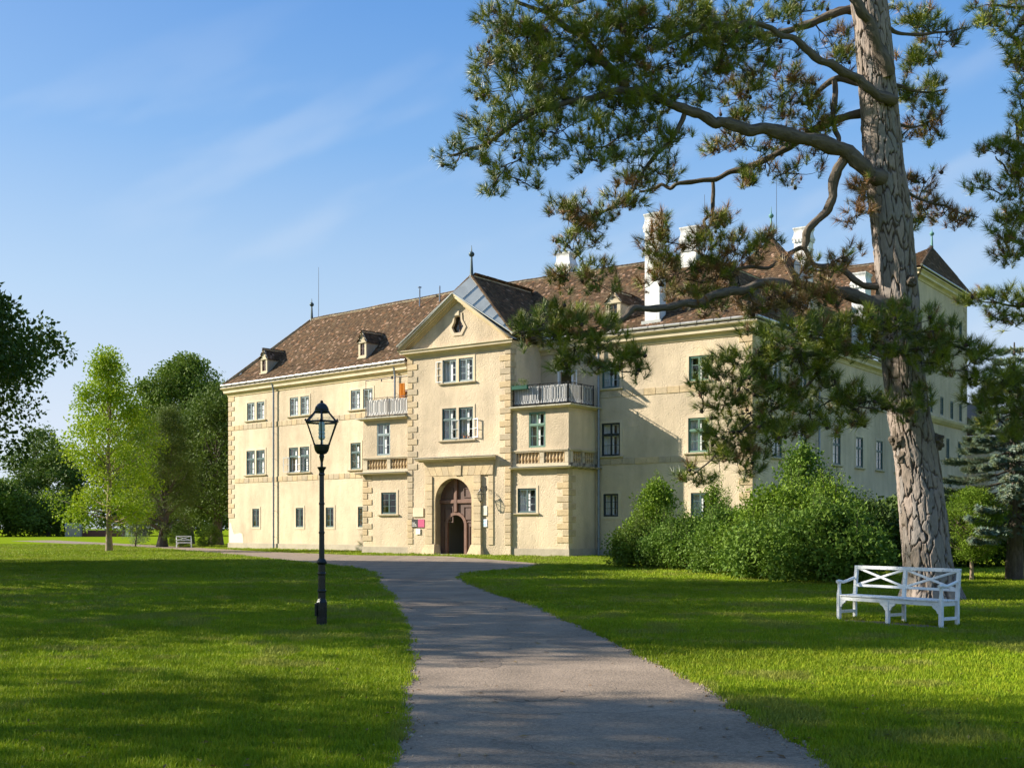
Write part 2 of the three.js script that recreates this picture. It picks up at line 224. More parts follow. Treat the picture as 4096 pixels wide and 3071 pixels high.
{
  const g = new GB(); g.quad(V(-900, 0, 300), V(900, 0, 300), V(900, 0, -1400), V(-900, 0, -1400)); setting('lawn', g, M.soil, 'mown green lawn around the lane and the manor');
  const sh = new THREE.ShapeGeometry(mkShape(lanePoly.map(([x, z]) => [x, -z]))); sh.rotateX(-Math.PI / 2); sh.translate(0, .008, 0);
  setting('lane', new GB().geo(sh), M.asphalt, 'worn asphalt lane leading to the arched door');
  // worn earth under the bench, a thin irregular sheet
  const c = V(6.28, 0, -19.25), ex = V(.557, 0, .83), ez = V(-.83, 0, .557), pts = []; for (let i = 0; i < 60; i++) { const a = i / 60 * Math.PI * 2, r = 1 + .35 * (noise3(Math.cos(a) * 3 + 7, Math.sin(a) * 3, 5) - .5); const q = c.clone().addScaledVector(ex, 1.22 * r * Math.cos(a)).addScaledVector(ez, -.05 + .36 * r * Math.sin(a)); pts.push([q.x, -q.z]); }
  const ds = new THREE.ShapeGeometry(mkShape(pts)); ds.rotateX(-Math.PI / 2); ds.translate(0, .006, 0); setting('bare_earth', new GB().geo(ds), M.dirt, 'worn patch of bare earth under the white bench');
  // old repairs in the asphalt: irregular patches of a darker mix
  M.repair = phys({ map: T.asphalt, color: lin(.80, .80, .82), bumpMap: T.asphaltB, bumpScale: .008, roughness: .85, specularIntensity: .45 });
  for (const [px, pz, a, b, k] of [[-1.7, -24.5, .8, 2.4, 1], [.9, -16.2, .55, .9, 2], [.2, -11.2, .7, .5, 3], [-3.0, -36, 1.0, 3.2, 4], [-.4, -14.0, .35, .8, 5]]) { const pp = []; for (let i = 0; i < 40; i++) { const t = i / 40 * Math.PI * 2, r = .8 + .55 * (noise3(Math.cos(t) * 1.6 + k * 7, Math.sin(t) * 1.6, k) - .5) + .2 * (noise3(Math.cos(t) * 6, Math.sin(t) * 6, k) - .5); pp.push([px + a * r * Math.cos(t), -pz + b * r * Math.sin(t)]); } const sg = new THREE.ShapeGeometry(mkShape(pp)); sg.rotateX(-Math.PI / 2); sg.translate(0, .0105, 0); setting('lane_repair', new GB().geo(sg), M.repair, 'darker repaired patch in the lane'); }
  // pale concrete slab and rail ends let into the lane before the door
  for (const [px, pz, w, l, t] of [[-3.6, -63.6, 1.5, .35, -.6], [-5.1, -61.2, 1.7, .25, -.55], [1.0, -50.6, .9, .3, -.3]]) { const s = new GB(); s.box(-w / 2, w / 2, .002, .016, -l / 2, l / 2); const m = mesh(numbered('paving_slab'), s, M.plinth, scene); m.position.set(px, 0, pz); m.rotation.y = t; m.userData.kind = 'structure'; m.userData.label = 'pale slab let into the lane near the door'; }
}

// ---------- the manor house ----------
const house = thing('manor_house', 'cream stuccoed manor with brown tiled roof, gabled centre and arched door', 'house', [-3.17, 0, -68.2], THREE.MathUtils.degToRad(-35.66));
const face = (x, y, z, deg) => ({ m: new THREE.Matrix4().makeRotationY(THREE.MathUtils.degToRad(deg)).setPosition(x, y, z), holes: [] });
const FP = face(0, 0, 0, 0), FB = face(0, 0, -.15, 0), FW = face(0, 0, -3.05, 0), FS = face(17.07, 0, -3.05, 90), FL = face(-27.98, 0, -6.98, -6.77), FR = face(7.6, 0, -.15, 90), FPR = face(3.8, 0, 0, 90), FT = face(17.12, 0, -31.4, 90);
const part = (name, gb, mat, F) => mesh(name, gb, mat, house, F && F.m);

// windows: openings [[x0, x1, y0, y1], ...]
function win(F, openings, o = {}) {
  const { style = 'six', frame = M.green, sur = .13, sill = true, curtain = 'side', inner = true, surMat = M.smooth } = o;
  const g = new THREE.Group(); g.name = 'window'; g.applyMatrix4(F.m); house.add(g);
  openings.forEach((q) => F.holes.push(q));
  const X0 = Math.min(...openings.map((q) => q[0])), X1 = Math.max(...openings.map((q) => q[1])), Y0 = openings[0][2], Y1 = openings[0][3];
  if (sur) { const s = new GB(); s.shape([[X0 - sur, Y0 - (sill ? 0 : sur)], [X1 + sur, Y0 - (sill ? 0 : sur)], [X1 + sur, Y1 + sur], [X0 - sur, Y1 + sur]], sill ? undefined : openings, -.05, .03);
    if (sill) { s.p.length = s.n.length = s.t.length = 0; const e = .001; s.shape([[X0 - sur, Y0 - .02], [X1 + sur, Y0 - .02], [X1 + sur, Y1 + sur], [X0 - sur, Y1 + sur]], openings.map((q) => [q[0], q[1], q[2] + e, q[3]]), -.05, .03); }
    mesh('surround', s, surMat, g);
    const f = new GB(); f.ring(X0 - sur - .025, X1 + sur + .025, Y0 - (sill ? .02 : sur + .025), Y1 + sur + .025, .022, 0, .022); mesh('fillet', f, surMat, g); }
  if (sill) { const s = new GB(); const e = sur + .09; s.run(X0 - e, X1 + e, [[-.12, Y0 - .13], [.04, Y0 - .13], [.13, Y0 - .085], [.14, Y0 - .03], [-.12, Y0 - .015]]); mesh('sill', s, o.sillMat || M.old, g); }
  openings.forEach(([x0, x1, y0, y1], oi) => {
    const fr = new GB(), w = .055; fr.ring(x0 + .003, x1 - .003, y0 + .003, y1 - .003, w, -.13, -.015); mesh('frame', fr, frame, g);
    const mid = (x0 + x1) / 2, yT = style === 'tall' ? lerp(y0, y1, .64) : null, open = o.open && o.open[oi];
    if (yT) { const tr = new GB(); tr.box(x0 + w, x1 - w, yT - .035, yT + .035, -.125, -.005); mesh('transom', tr, frame, g); }
    const rowsets = yT ? [[y0 + w, yT - .035, 2], [yT + .035, y1 - w, 1]] : [[y0 + w, y1 - w, 3]];
    for (const [ya, yb, nr] of rowsets) for (const s of [0, 1]) {
      const a = s ? mid + .004 : x0 + w, b = s ? x1 - w : mid - .004, lower = nr > 1;
      if (open && lower && open.includes(s)) continue;
      const sg = new GB(), rw = .042; sg.ring(a, b, ya, yb, rw, -.085, -.025);
      const cells = []; for (let r = 0; r < nr; r++) cells.push([lerp(ya + rw, yb - rw, r / nr), lerp(ya + rw, yb - rw, (r + 1) / nr)]);
      for (let r = 1; r < nr; r++) sg.box(a + rw, b - rw, cells[r][0] - .011, cells[r][0] + .011, -.075, -.035);
      mesh('sash', sg, frame, g);
      for (const [c0, c1] of cells) { const p = mesh('pane', PANE, M.glass, g); p.position.set((a + b) / 2, (c0 + c1) / 2, -.055); p.scale.set(b - a - 2 * rw + .01, c1 - c0 + .008, 1); p.rotation.y = (hash2(Math.round(a * 97), Math.round(c0 * 89), 7) - .5) * .03; p.rotation.x = (hash2(Math.round(a * 57), Math.round(c0 * 39), 9) - .5) * .03; }
    }
    if (inner) { const ig = new GB(); for (const s of [0, 1]) { const a = s ? mid : x0 + .03, b = s ? x1 - .03 : mid; for (const [ya, yb, nr] of rowsets) { ig.ring(a, b, ya - .01, yb + .01, .072, -.26, -.21); for (let r = 1; r < nr; r++) ig.box(a + .05, b - .05, lerp(ya, yb, r / nr) - .012, lerp(ya, yb, r / nr) + .014, -.25, -.22); } } mesh('inner_sash', ig, M.whiteClean, g); }
    if (curtain) { const cu = new GB(); const spans = curtain === 'full' ? [[x0, x1]] : curtain === 'left' ? [[x0, lerp(x0, x1, .5)]] : curtain === 'right' ? [[lerp(x0, x1, .55), x1]] : [[x0, lerp(x0, x1, .40)], [lerp(x0, x1, .64), x1]];
      for (const [a, b] of spans) { const n = 8; for (let i = 0; i < n; i++) { const xa = lerp(a, b, i / n), xb = lerp(a, b, (i + 1) / n), za = -.36 + .03 * Math.sin(i * 1.9), zb = -.36 + .03 * Math.sin((i + 1) * 1.9); cu.quad(V(xa, y0, za), V(xb, y0, zb), V(xb, y1, zb), V(xa, y1, za)); } } mesh('curtain', cu, M.curtain, g); }
    if (o.blind === oi) { const b = new GB(); b.box(lerp(x0, x1, .08), lerp(x0, x1, .46), y0 + .06, (yT || y1) - .05, -.30, -.28); mesh('blind', b, M.blind, g); }
    if (open) for (const s of open) {   // white inner casement swung out
      const hw = (x1 - x0) / 2 - .03, ya = rowsets[0][0], yb = rowsets[0][1], nr = rowsets[0][2], lf = new GB(); lf.ring(0, hw, ya, yb, .05, -.02, .02); for (let r = 1; r < nr; r++) lf.box(.05, hw - .05, lerp(ya, yb, r / nr) - .013, lerp(ya, yb, r / nr) + .013, -.015, .015);
      const m = mesh('open_casement', lf, M.whiteClean, g); m.position.set(s ? x1 - .02 : x0 + .02, 0, .0); m.rotation.y = s ? -Math.PI + (Math.PI - (o.swing || 2.5)) * 1 + 0 : -(o.swing || 2.5); if (s) { m.rotation.y = (o.swing || 2.5); m.scale.x = -1; }
      const dirx = s ? -1 : 1, p = mesh('pane', PANE, M.glass, g), ang = m.rotation.y, c = V(dirx * hw / 2, 0, 0).applyAxisAngle(V(0, 1, 0), ang); p.position.set(m.position.x + c.x, (ya + yb) / 2, m.position.z + c.z); p.rotation.y = ang; p.scale.set(hw - .08, yb - ya - .08, 1);
    }
  });
  return g;
}
const PANE = new THREE.PlaneGeometry(1, 1);

// left wing
const T1 = [9.67, 11.0], Mi = [5.58, 7.39], Gr = [1.63, 3.02];
win(FL, [[2.44, 3.42, ...T1], [3.68, 4.66, ...T1]], { frame: M.frameBlue, curtain: 'right' });
win(FL, [[7.75, 8.75, ...T1], [9.0, 10.0, ...T1]], { frame: M.frameBlue });
win(FL, [[14.6, 15.62, ...T1], [15.9, 16.9, ...T1]], { frame: M.frameBlue, curtain: 'left' });
win(FL, [[2.37, 3.45, ...Mi], [3.62, 4.7, ...Mi]], { style: 'tall', frame: M.green });
win(FL, [[7.64, 8.74, ...Mi], [8.92, 10.02, ...Mi]], { style: 'tall', frame: M.green, open: [[0, 1], null], blind: 0, swing: 2.75 });
win(FL, [[14.58, 15.66, ...Mi]], { style: 'tall', frame: M.green, curtain: 'right' });
for (const x of [3.56, 8.89, 12.32, 15.8]) win(FL, [[x - .44, x + .44, ...Gr]], { frame: M.green, sill: false, curtain: false, inner: false });
// side blocks
win(FB, [[-6.45, -5.37, 6.03, 8.0]], { style: 'tall', frame: M.frameBlue, sur: 0, sill: false });
win(FB, [[-6.08, -4.85, 2.43, 3.75]], { frame: M.green, curtain: false, inner: false });
win(FB, [[4.95, 6.08, 6.06, 8.03]], { style: 'tall', frame: M.greenLight, sur: 0, sill: false, blind: 0 });
win(FB, [[4.2, 5.46, 2.43, 3.8]], { frame: M.green, curtain: 'left' });
// centre
win(FP, [[-1.12, -.08, 10.08, 11.43], [.1, 1.15, 10.08, 11.43]], { frame: M.frameBlue, open: [[0], null], swing: 3.0 });
win(FP, [[-1.14, -.08, 6.73, 8.58], [.1, 1.15, 6.73, 8.58]], { style: 'tall', frame: M.green, open: [null, [0, 1]], swing: 2.85 });
// right wing
win(FW, [[7.97, 9.13, 9.43, 10.78]], { frame: M.green }); win(FW, [[13.42, 14.6, 9.45, 10.78]], { frame: M.greenLight, curtain: 'right' });
win(FW, [[7.95, 9.15, 5.62, 7.47]], { style: 'tall', frame: M.frameDark }); win(FW, [[13.38, 14.6, 5.62, 7.47]], { style: 'tall', frame: M.greenLight, curtain: 'left' });
win(FW, [[8.06, 9.04, 2.22, 3.5]], { frame: M.frameDark, sill: false }); win(FW, [[13.54, 14.62, 2.18, 3.46]], { frame: M.green, sill: false });
// long side facing right
for (const x of [3.2, 6.8, 12.2, 16.25, 20.1, 24.0]) { win(FS, [[x - .62, x + .62, 9.35, 10.65]], { frame: M.green, curtain: false }); win(FS, [[x - .66, x + .66, 5.4, 7.3]], { style: 'tall', frame: M.green }); }
for (const x of [2.8, 20.05, 23.2]) win(FS, [[x - .5, x + .5, 2.2, 3.25]], { frame: M.green, sill: false, curtain: false, inner: false });
// tower windows
for (const [x, y0, y1] of [[6.0, 10.1, 11.5], [8.7, 10.0, 11.4], [11.2, 10.0, 11.4], [8.65, 16.65, 17.9], [11.2, 16.65, 17.9], [7.6, 6.7, 8.45], [10.9, 6.75, 8.4], [8.2, 4.45, 5.65], [3.2, 10.1, 11.5], [3.2, 16.65, 17.9]]) win(FT, [[x - .45, x + .45, y0, y1]], { frame: M.green, sill: y0 === 6.7 });

// walls
const wallPart = (F, pts, extra = [], t = .45, mat = M.stucco) => part('wall', new GB().shape(pts, [...F.holes, ...extra], -t, 0), mat, F);
wallPart(FL, [[0, -.3], [24.3, -.3], [24.3, 12.35], [0, 12.35]], [[18.9 + 1.0, 20.9, 8.4, 10.6]]);
wallPart(FW, [[3.4, -.3], [17.07, -.3], [17.07, 12.35], [3.4, 12.35]], [[4.95, 6.0, 8.42, 10.7]]);
wallPart(FS, [[.45, -.3], [28.4, -.3], [28.4, 12.35], [.45, 12.35]]);
wallPart(FT, [[0, -.3], [12.9, -.3], [12.9, 19.9], [0, 19.9]]);
const archPts = (cx, r, ys, y0) => { const a = [[cx - r, y0]]; for (let i = 0; i <= 24; i++) { const t = Math.PI - i / 24 * Math.PI; a.push([cx + r * Math.cos(t), ys + r * Math.sin(t)]); } a.push([cx + r, y0]); return a; };
const DC = -.27, DR = 1.36;   // portal centre and radius
const ocu = [[-.22, 12.95], [.24, 12.95], [.46, 13.28], [.27, 13.6], [.24, 13.9], [-.2, 13.9], [-.23, 13.6], [-.42, 13.28]];
{ const notch = archPts(DC, DR, 3.12, -.3); wallPart(FP, [[-3.8, -.3], ...notch, [3.8, -.3], [3.8, 12.2], [-3.8, 12.2]], [], .6); part('gable_wall', new GB().shape([[-3.8, 12.2], [3.8, 12.2], [0.02, 14.95]], [ocu], -.14, 0), M.stucco, FP); }
{ // blocks beside the centre, each with a recessed band behind the balusters
  for (const [a, b] of [[-7.6, -3.8], [3.8, 7.6]]) { const hs = FB.holes.filter((q) => q[0] > a && q[1] < b);
    part('wall', new GB().shape([[a, -.3], [b, -.3], [b, 5.12], [a, 5.12]], hs.filter((q) => q[2] < 5), -.4, 0), M.stucco, FB);
    part('wall', new GB().shape([[a, 5.86], [b, 5.86], [b, 8.28], [a, 8.28]], hs.filter((q) => q[2] > 5), -.4, 0), M.stucco, FB);
    part('niche_wall', new GB().box(a, b, 5.12, 5.86, -.42, -.24), M.niche, FB); }
  part('wall', new GB().box(.4, 2.9, -.3, 5.12, -.4, 0), M.stucco, FR); part('wall', new GB().box(.4, 2.9, 5.86, 8.28, -.4, 0), M.stucco, FR); part('niche_wall', new GB().box(.42, 2.9, 5.12, 5.86, -.42, -.24), M.niche, FR);
  part('wall', new GB().box(-7.6, -7.2, -.3, 8.28, -4.2, -.55), M.stucco);            // left return of the left block
  part('wall', new GB().box(.6, 3.1, 8.3, 12.2, -.4, 0), M.stucco, FPR);                   // right return of the centre above the terrace
  part('wall', new GB().box(-3.8, -3.4, 8.3, 12.2, -4.6, -.6), M.stucco);
  part('terrace_floor', new GB().box(-7.2, -3.4, 8.1, 8.3, -4.6, -.55).box(3.4, 7.2, 8.1, 8.3, -3.05, -.55), M.plinth);
  part('inner_wall', new GB().box(-3.4, -2.2, -.3, 12.2, -3.4, -3.2).box(1.9, 3.4, -.3, 12.2, -3.4, -3.2).box(-2.2, 1.9, 5.2, 12.2, -3.4, -3.2).box(-7.2, -3.4, -.3, 8.1, -3.4, -3.2).box(3.4, 7.2, -.3, 8.1, -3.3, -3.1), M.room);
  part('inner_wall', new GB().box(0, 24, -.3, 12.3, -2.2, -2), M.room, FL); part('inner_wall', new GB().box(3.4, 15, -.3, 12.3, -2.2, -2), M.room, FW); part('inner_wall', new GB().box(0.5, 28, -.3, 12.3, -2.4, -2.2), M.room, FS); part('inner_wall', new GB().box(0, 12.5, -.3, 19.9, -2.4, -2.2), M.room, FT);
  for (const y of [4.7, 8.7, 12.2]) { part('floor_slab', new GB().box(.4, 24, y - .25, y, -2, -.45), M.room, FL); part('floor_slab', new GB().box(3.4, 16.6, y - .25, y, -2, -.45), M.room, FW); part('floor_slab', new GB().box(.5, 28, y - .25, y, -2.2, -.45), M.room, FS); }
  for (const y of [5.6, 9.4, 12.2]) part('floor_slab', new GB().box(-3.4, 3.4, y - .25, y, -3.2, -.6), M.room);
  part('wall', new GB().box(-.45, 0, -.3, 12.35, -9.8, -.45), M.stucco, FL).position.x += .45 * Math.cos(.118);
  part('wall', new GB().box(14.4, 17.12, -.3, 19.9, -31.4, -31.0).box(14.4, 14.8, 10, 19.9, -44.3, -31.4).box(14.4, 17.1, 0, 19.9, -44.7, -44.3), M.stucco);
  part('plaster_patch', new GB().shape([[.1, .44], [1.95, .44], [1.92, .75], [1.8, 1.12], [1.5, 1.2], [.72, 1.1], [.45, 1.55], [.34, 1.95], [.1, 1.95]], [], 0, .012), M.patch, FL);
}
// plinth
part('plinth', new GB().box(-.06, 20.5, -.3, .43, 0, .05), M.plinth, FL); part('plinth', new GB().box(-7.66, DC - 2.25, -.3, .43, 0, .05).box(DC + 2.25, 7.66, -.3, .43, 0, .05), M.plinth, FB);
part('plinth', new GB().box(.0, 2.9, -.3, .43, 0, .06), M.plinth, FR); part('plinth', new GB().box(7.6, 17.13, -.3, .43, 0, .05), M.plinth, FW); part('plinth', new GB().box(0, 28.4, -.3, .43, 0, .06), M.plinth, FS);

// quoins: rough stones wrapped round the corners
const stones = [M.stone, M.stone2, M.stone3], pick = (a, b, c) => stones[Math.floor(hash2(Math.round(a * 31), Math.round(b * 31), c) * 3)];
function quoins(F, x, dir, y0, y1, depth, opt = {}) {   // dir +1: stone grows to +x from the corner
  const P = .372; let i = opt.start || 0; for (let y = y1; y - P > y0 - .02; y -= P, i++) {
    const long = i % 2 === 0, w = opt.narrow && y < opt.narrow ? .4 : long ? .76 : .39, d = opt.flat ? .04 : long ? .36 : .72, pr = .035 + .006 * hash2(i, Math.round(x * 10), 4);
    const a = dir > 0 ? x - (opt.flat ? 0 : pr) : x - w, b = dir > 0 ? x + w : x + (opt.flat ? 0 : pr);
    part('quoin', new GB().cbox(a, b, y - P + .014, y - .014, -Math.min(d, depth), pr, .022), pick(x, y, i), F);
  }
}
quoins(FL, 0, 1, 2.0, 11.62, .5); quoins(FB, -7.6, 1, .44, 4.84, .5); quoins(FB, 7.6, -1, .44, 4.84, .7); quoins(FW, 17.07, -1, .44, 11.62, .7);
quoins(FP, -3.8, 1, .44, 11.75, .5, { narrow: 4.9, start: 1 }); quoins(FP, 3.8, -1, .44, 11.75, .5, { narrow: 4.9, start: 1 });
quoins(FT, 12.9, -1, 12, 19.2, .4, { flat: true });
// string courses: separate stones
for (const [F, x0, x1, w, ys] of [[FL, .8, 20.3, .6, [[9.03, 9.4], [4.98, 5.35]]], [FW, 7.75, 16.3, .74, [[8.89, 9.26], [5.12, 5.48]]]]) for (const [ya, yb] of ys) for (let x = x0, i = 0; x < x1; i++) { const e = x + w * (.93 + .14 * hash2(i, Math.round(ya * 9), 3)); part('belt_stone', new GB().cbox(x + .008, Math.min(e, x1) - .008, ya, yb, -.05, .028 + .008 * hash2(i, Math.round(ya * 7), 5), .014), pick(x, ya, 8), F); x = e; }

// cornices
const corn = [[0, 11.62], [.05, 11.64], [.07, 11.74], [.12, 11.82], [.21, 11.88], [.23, 11.9], [.23, 11.92], [0, 11.92]], band = [[0, 11.92], [.29, 11.92], [.30, 12.075], [0, 12.075]], cymaP = [[0, 12.075], [.32, 12.08], [.345, 12.13], [.42, 12.2], [.465, 12.23], [.47, 12.285], [0, 12.285]], flashP = [[0, 12.285], [.49, 12.288], [.49, 12.30], [.2, 12.44], [0, 12.44]];
for (const [F, a, b, m0, m1] of [[FL, 0, 20.55, 1, 0], [FW, 3.8, 17.07, 0, 1], [FS, 0, 28.4, 1, 0]]) {
  part('cornice', new GB().run(a, b, corn, m0, m1), M.cornice, F); part('cornice_band', new GB().run(a, b, band, m0, m1), M.band, F); part('cornice', new GB().run(a, b, cymaP, m0, m1), M.cornice, F); part('flashing', new GB().run(a, b, flashP, m0, m1), M.flash, F);
  const seams = new GB(); for (let x = a + .3; x < b; x += .62) { const s = [V(x, 12.31, .5), V(x + .02, 12.31, .5), V(x + .30, 12.458, .2), V(x + .28, 12.458, .2)]; seams.quad(...s); seams.quad(V(x, 12.29, .5), V(x + .02, 12.29, .5), s[1], s[0]); seams.quad(s[0], s[3], V(x + .28, 12.43, .2), V(x, 12.29, .5)); } part('flashing_seam', seams, M.ironBare, F);
  const gut = new GB(), L0 = V(a - m0 * .42, 12.50, .42), L1 = V(b + m1 * .42, 12.50, .42); gut.tube([L0, L1], [.082, .082], 12); part('gutter', gut, M.gutter, F);
  const st = new GB(); for (let x = L0.x + .5; x < L1.x; x += .98) st.tube([V(x, 12.5, .42), V(x + .03, 12.5, .42)], [.094, .094], 12); part('gutter_strap', st, M.ironBare, F);
}
{ const y = 7.72, up = (p) => p.map(([z, q]) => [z, q + y]); part('cornice', new GB().run(0, 12.9, up(corn), 1, 1), M.cornice, FT); part('cornice_band', new GB().run(0, 12.9, up(band), 1, 1), M.band, FT); part('cornice', new GB().run(0, 12.9, up(cymaP), 1, 1), M.cornice, FT); part('gutter', new GB().tube([V(-.4, 12.5 + y, .42), V(13.3, 12.5 + y, .42)], [.082, .082], 8), M.gutter, FT);
  const fr = { m: new THREE.Matrix4().makeTranslation(0, 0, -31.0) }; part('cornice', new GB().run(14.4, 17.12, up(corn), 0, 1), M.cornice, fr); part('cornice_band', new GB().run(14.4, 17.12, up(band), 0, 1), M.band, fr); part('cornice', new GB().run(14.4, 17.12, up(cymaP), 0, 1), M.cornice, fr); part('ledge', new GB().run(1, 15.5, [[0, 9.35], [.12, 9.4], [.3, 9.62], [.34, 9.8], [0, 9.95]], 0, 0), M.cornice, FT); }
// centre cornice and gable
part('cornice', new GB().run(-3.8, 3.8, [[0, 11.72], [.06, 11.74], [.08, 11.84], [.2, 11.94], [.3, 11.97], [0, 11.97]], 1, 1), M.cornice, FP);
part('cornice_band', new GB().run(-3.8, 3.8, [[0, 11.97], [.36, 11.97], [.38, 12.09], [.45, 12.13], [.45, 12.17], [0, 12.24]], 1, 1), M.band, FP);
{ // raking mouldings of the gable as stepped chevrons
  const chev = (yo, th, z0, z1, mat, name, ex) => { const H = 2.86, Wd = 3.8, y = 12.2 + yo, e = ex; const k = H / Wd; const p = [[-(Wd + e), y - e * k], [0, y + H], [Wd + e, y - e * k], [Wd + e, y - e * k - th], [0, y + H - th], [-(Wd + e), y - e * k - th]];
    const q = p.map(([a, b]) => [a, Math.max(b, 12.18)]); part(name, new GB().shape([q[0], q[1], q[2], q[3], q[4], q[5]].reverse(), [], z0, z1), mat, FP); };
  chev(-.02, .30, 0, .10, M.cornice, 'raking_cornice', 0); chev(.0, .24, .1, .17, M.cornice, 'raking_cornice', .1); chev(.02, .2, .17, .30, M.cornice, 'raking_cornice', .2); chev(.06, .17, .30, .40, M.band, 'raking_cornice', .3); chev(.12, .12, .40, .47, M.cornice, 'raking_cornice', .4); chev(.16, .05, .0, .53, M.zinc, 'gable_flashing', .47);
  const fr = new GB(); const big = ocu.map(([a, b]) => [a * 1.42 + .0, 13.4 + (b - 13.4) * 1.38]); fr.shape(big, [ocu], 0, .05); part('oculus_surround', fr, M.smooth, FP);
  part('keystone', new GB().cbox(-.16, .18, 13.93, 14.22, 0, .1, .02), M.smooth, FP);
  const w = new GB(); w.ring(-.46, .5, 12.9, 13.95, .05, -.2, -.15).box(0, .04, 12.95, 13.9, -.2, -.15).box(-.42, .46, 13.4, 13.43, -.2, -.15); part('oculus_frame', w, M.door, FP); const p = mesh('oculus_pane', PANE, M.glass, house); p.position.set(.02, 13.42, -.18); p.scale.set(.84, .92, 1);
  
}
// balcony slabs, balusters, railings
const balProf = [[.075, 0], [.075, .05], [.045, .07], [.05, .12], [.082, .22], [.075, .3], [.04, .42], [.038, .46], [.06, .5], [.05, .54], [.07, .57], [.07, .6]];
const BAL = new GB().lathe(balProf, 0, 0, 8).build();
function balustrade(F, a, b, posts, grimeMat) {
  const g = new THREE.Group(); g.name = 'balustrade'; g.applyMatrix4(F.m); house.add(g);
  mesh('top_rail', new GB().run(a, b, [[-.3, 5.80], [.05, 5.80], [.05, 5.84], [.09, 5.87], [.09, 5.93], [-.3, 5.95]]), M.old, g); mesh('base_rail', new GB().box(a, b, 4.99, 5.18, -.3, .03), grimeMat, g);
  for (const [p, q] of posts) mesh('die', new GB().cbox(p, q, 5.18, 5.80, -.24, .015, .012), M.old, g);
  for (let i = 0; i + 1 < posts.length; i++) { const s = posts[i][1], e = posts[i + 1][0], n = Math.round((e - s) / .235); for (let k = 0; k < n; k++) { const m = mesh('baluster', BAL, M.baluster, g); m.position.set(lerp(s, e, (k + .5) / n), 5.19, -.11); m.rotation.y = k * 1.3; } }
}
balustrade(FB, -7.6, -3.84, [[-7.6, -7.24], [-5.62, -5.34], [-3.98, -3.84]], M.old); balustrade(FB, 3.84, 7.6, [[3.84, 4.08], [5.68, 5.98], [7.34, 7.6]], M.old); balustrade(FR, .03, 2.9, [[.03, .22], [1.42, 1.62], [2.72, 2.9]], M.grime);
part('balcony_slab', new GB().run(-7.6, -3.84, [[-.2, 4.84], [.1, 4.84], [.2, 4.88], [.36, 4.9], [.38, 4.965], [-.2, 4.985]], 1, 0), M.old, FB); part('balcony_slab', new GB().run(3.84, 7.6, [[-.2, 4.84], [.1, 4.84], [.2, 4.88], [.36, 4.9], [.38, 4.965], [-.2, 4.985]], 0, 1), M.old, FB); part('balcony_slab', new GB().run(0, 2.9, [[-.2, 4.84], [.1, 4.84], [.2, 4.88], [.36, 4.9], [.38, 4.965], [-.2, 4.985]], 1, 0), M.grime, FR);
part('slab_flashing', new GB().run(-7.6, -3.84, [[.02, 4.985], [.41, 4.97], [.41, 4.985], [.02, 5.0]], 1, 0), M.zinc, FB); part('slab_flashing', new GB().run(3.84, 7.6, [[.02, 4.985], [.41, 4.97], [.41, 4.985], [.02, 5.0]], 0, 1), M.zinc, FB);
const upSlab = [[-.3, 8.2], [.1, 8.2], [.22, 8.27], [.3, 8.29], [-.3, 8.33]], upPlate = [[-.3, 8.29], [.36, 8.29], [.37, 8.36], [-.3, 8.37]];
for (const [F, a, b, m0, m1] of [[FB, -7.6, -3.84, 1, 0], [FB, 3.84, 7.6, 0, 1], [FR, 0, 2.9, 1, 0]]) { part('terrace_edge', new GB().run(a, b, upSlab, m0, m1), M.smooth, F);
  const n = Math.round((b - a) / .62), w = (b - a) / n; for (let i = 0; i < n; i++) part('edge_plate', new GB().run(a + i * w + .012, a + (i + 1) * w - .012, upPlate, i === 0 ? m0 : 0, i === n - 1 ? m1 : 0), M.flash, F);
  const br = new GB(); for (let x = a + .3; x < b; x += .62) br.bar(V(x, 8.36, .2), V(x + .05, 8.5, .0), .012); br.box(a, b, 8.37, 8.48, -.12, -.09); part('railing_bracket', br, M.iron, F); }
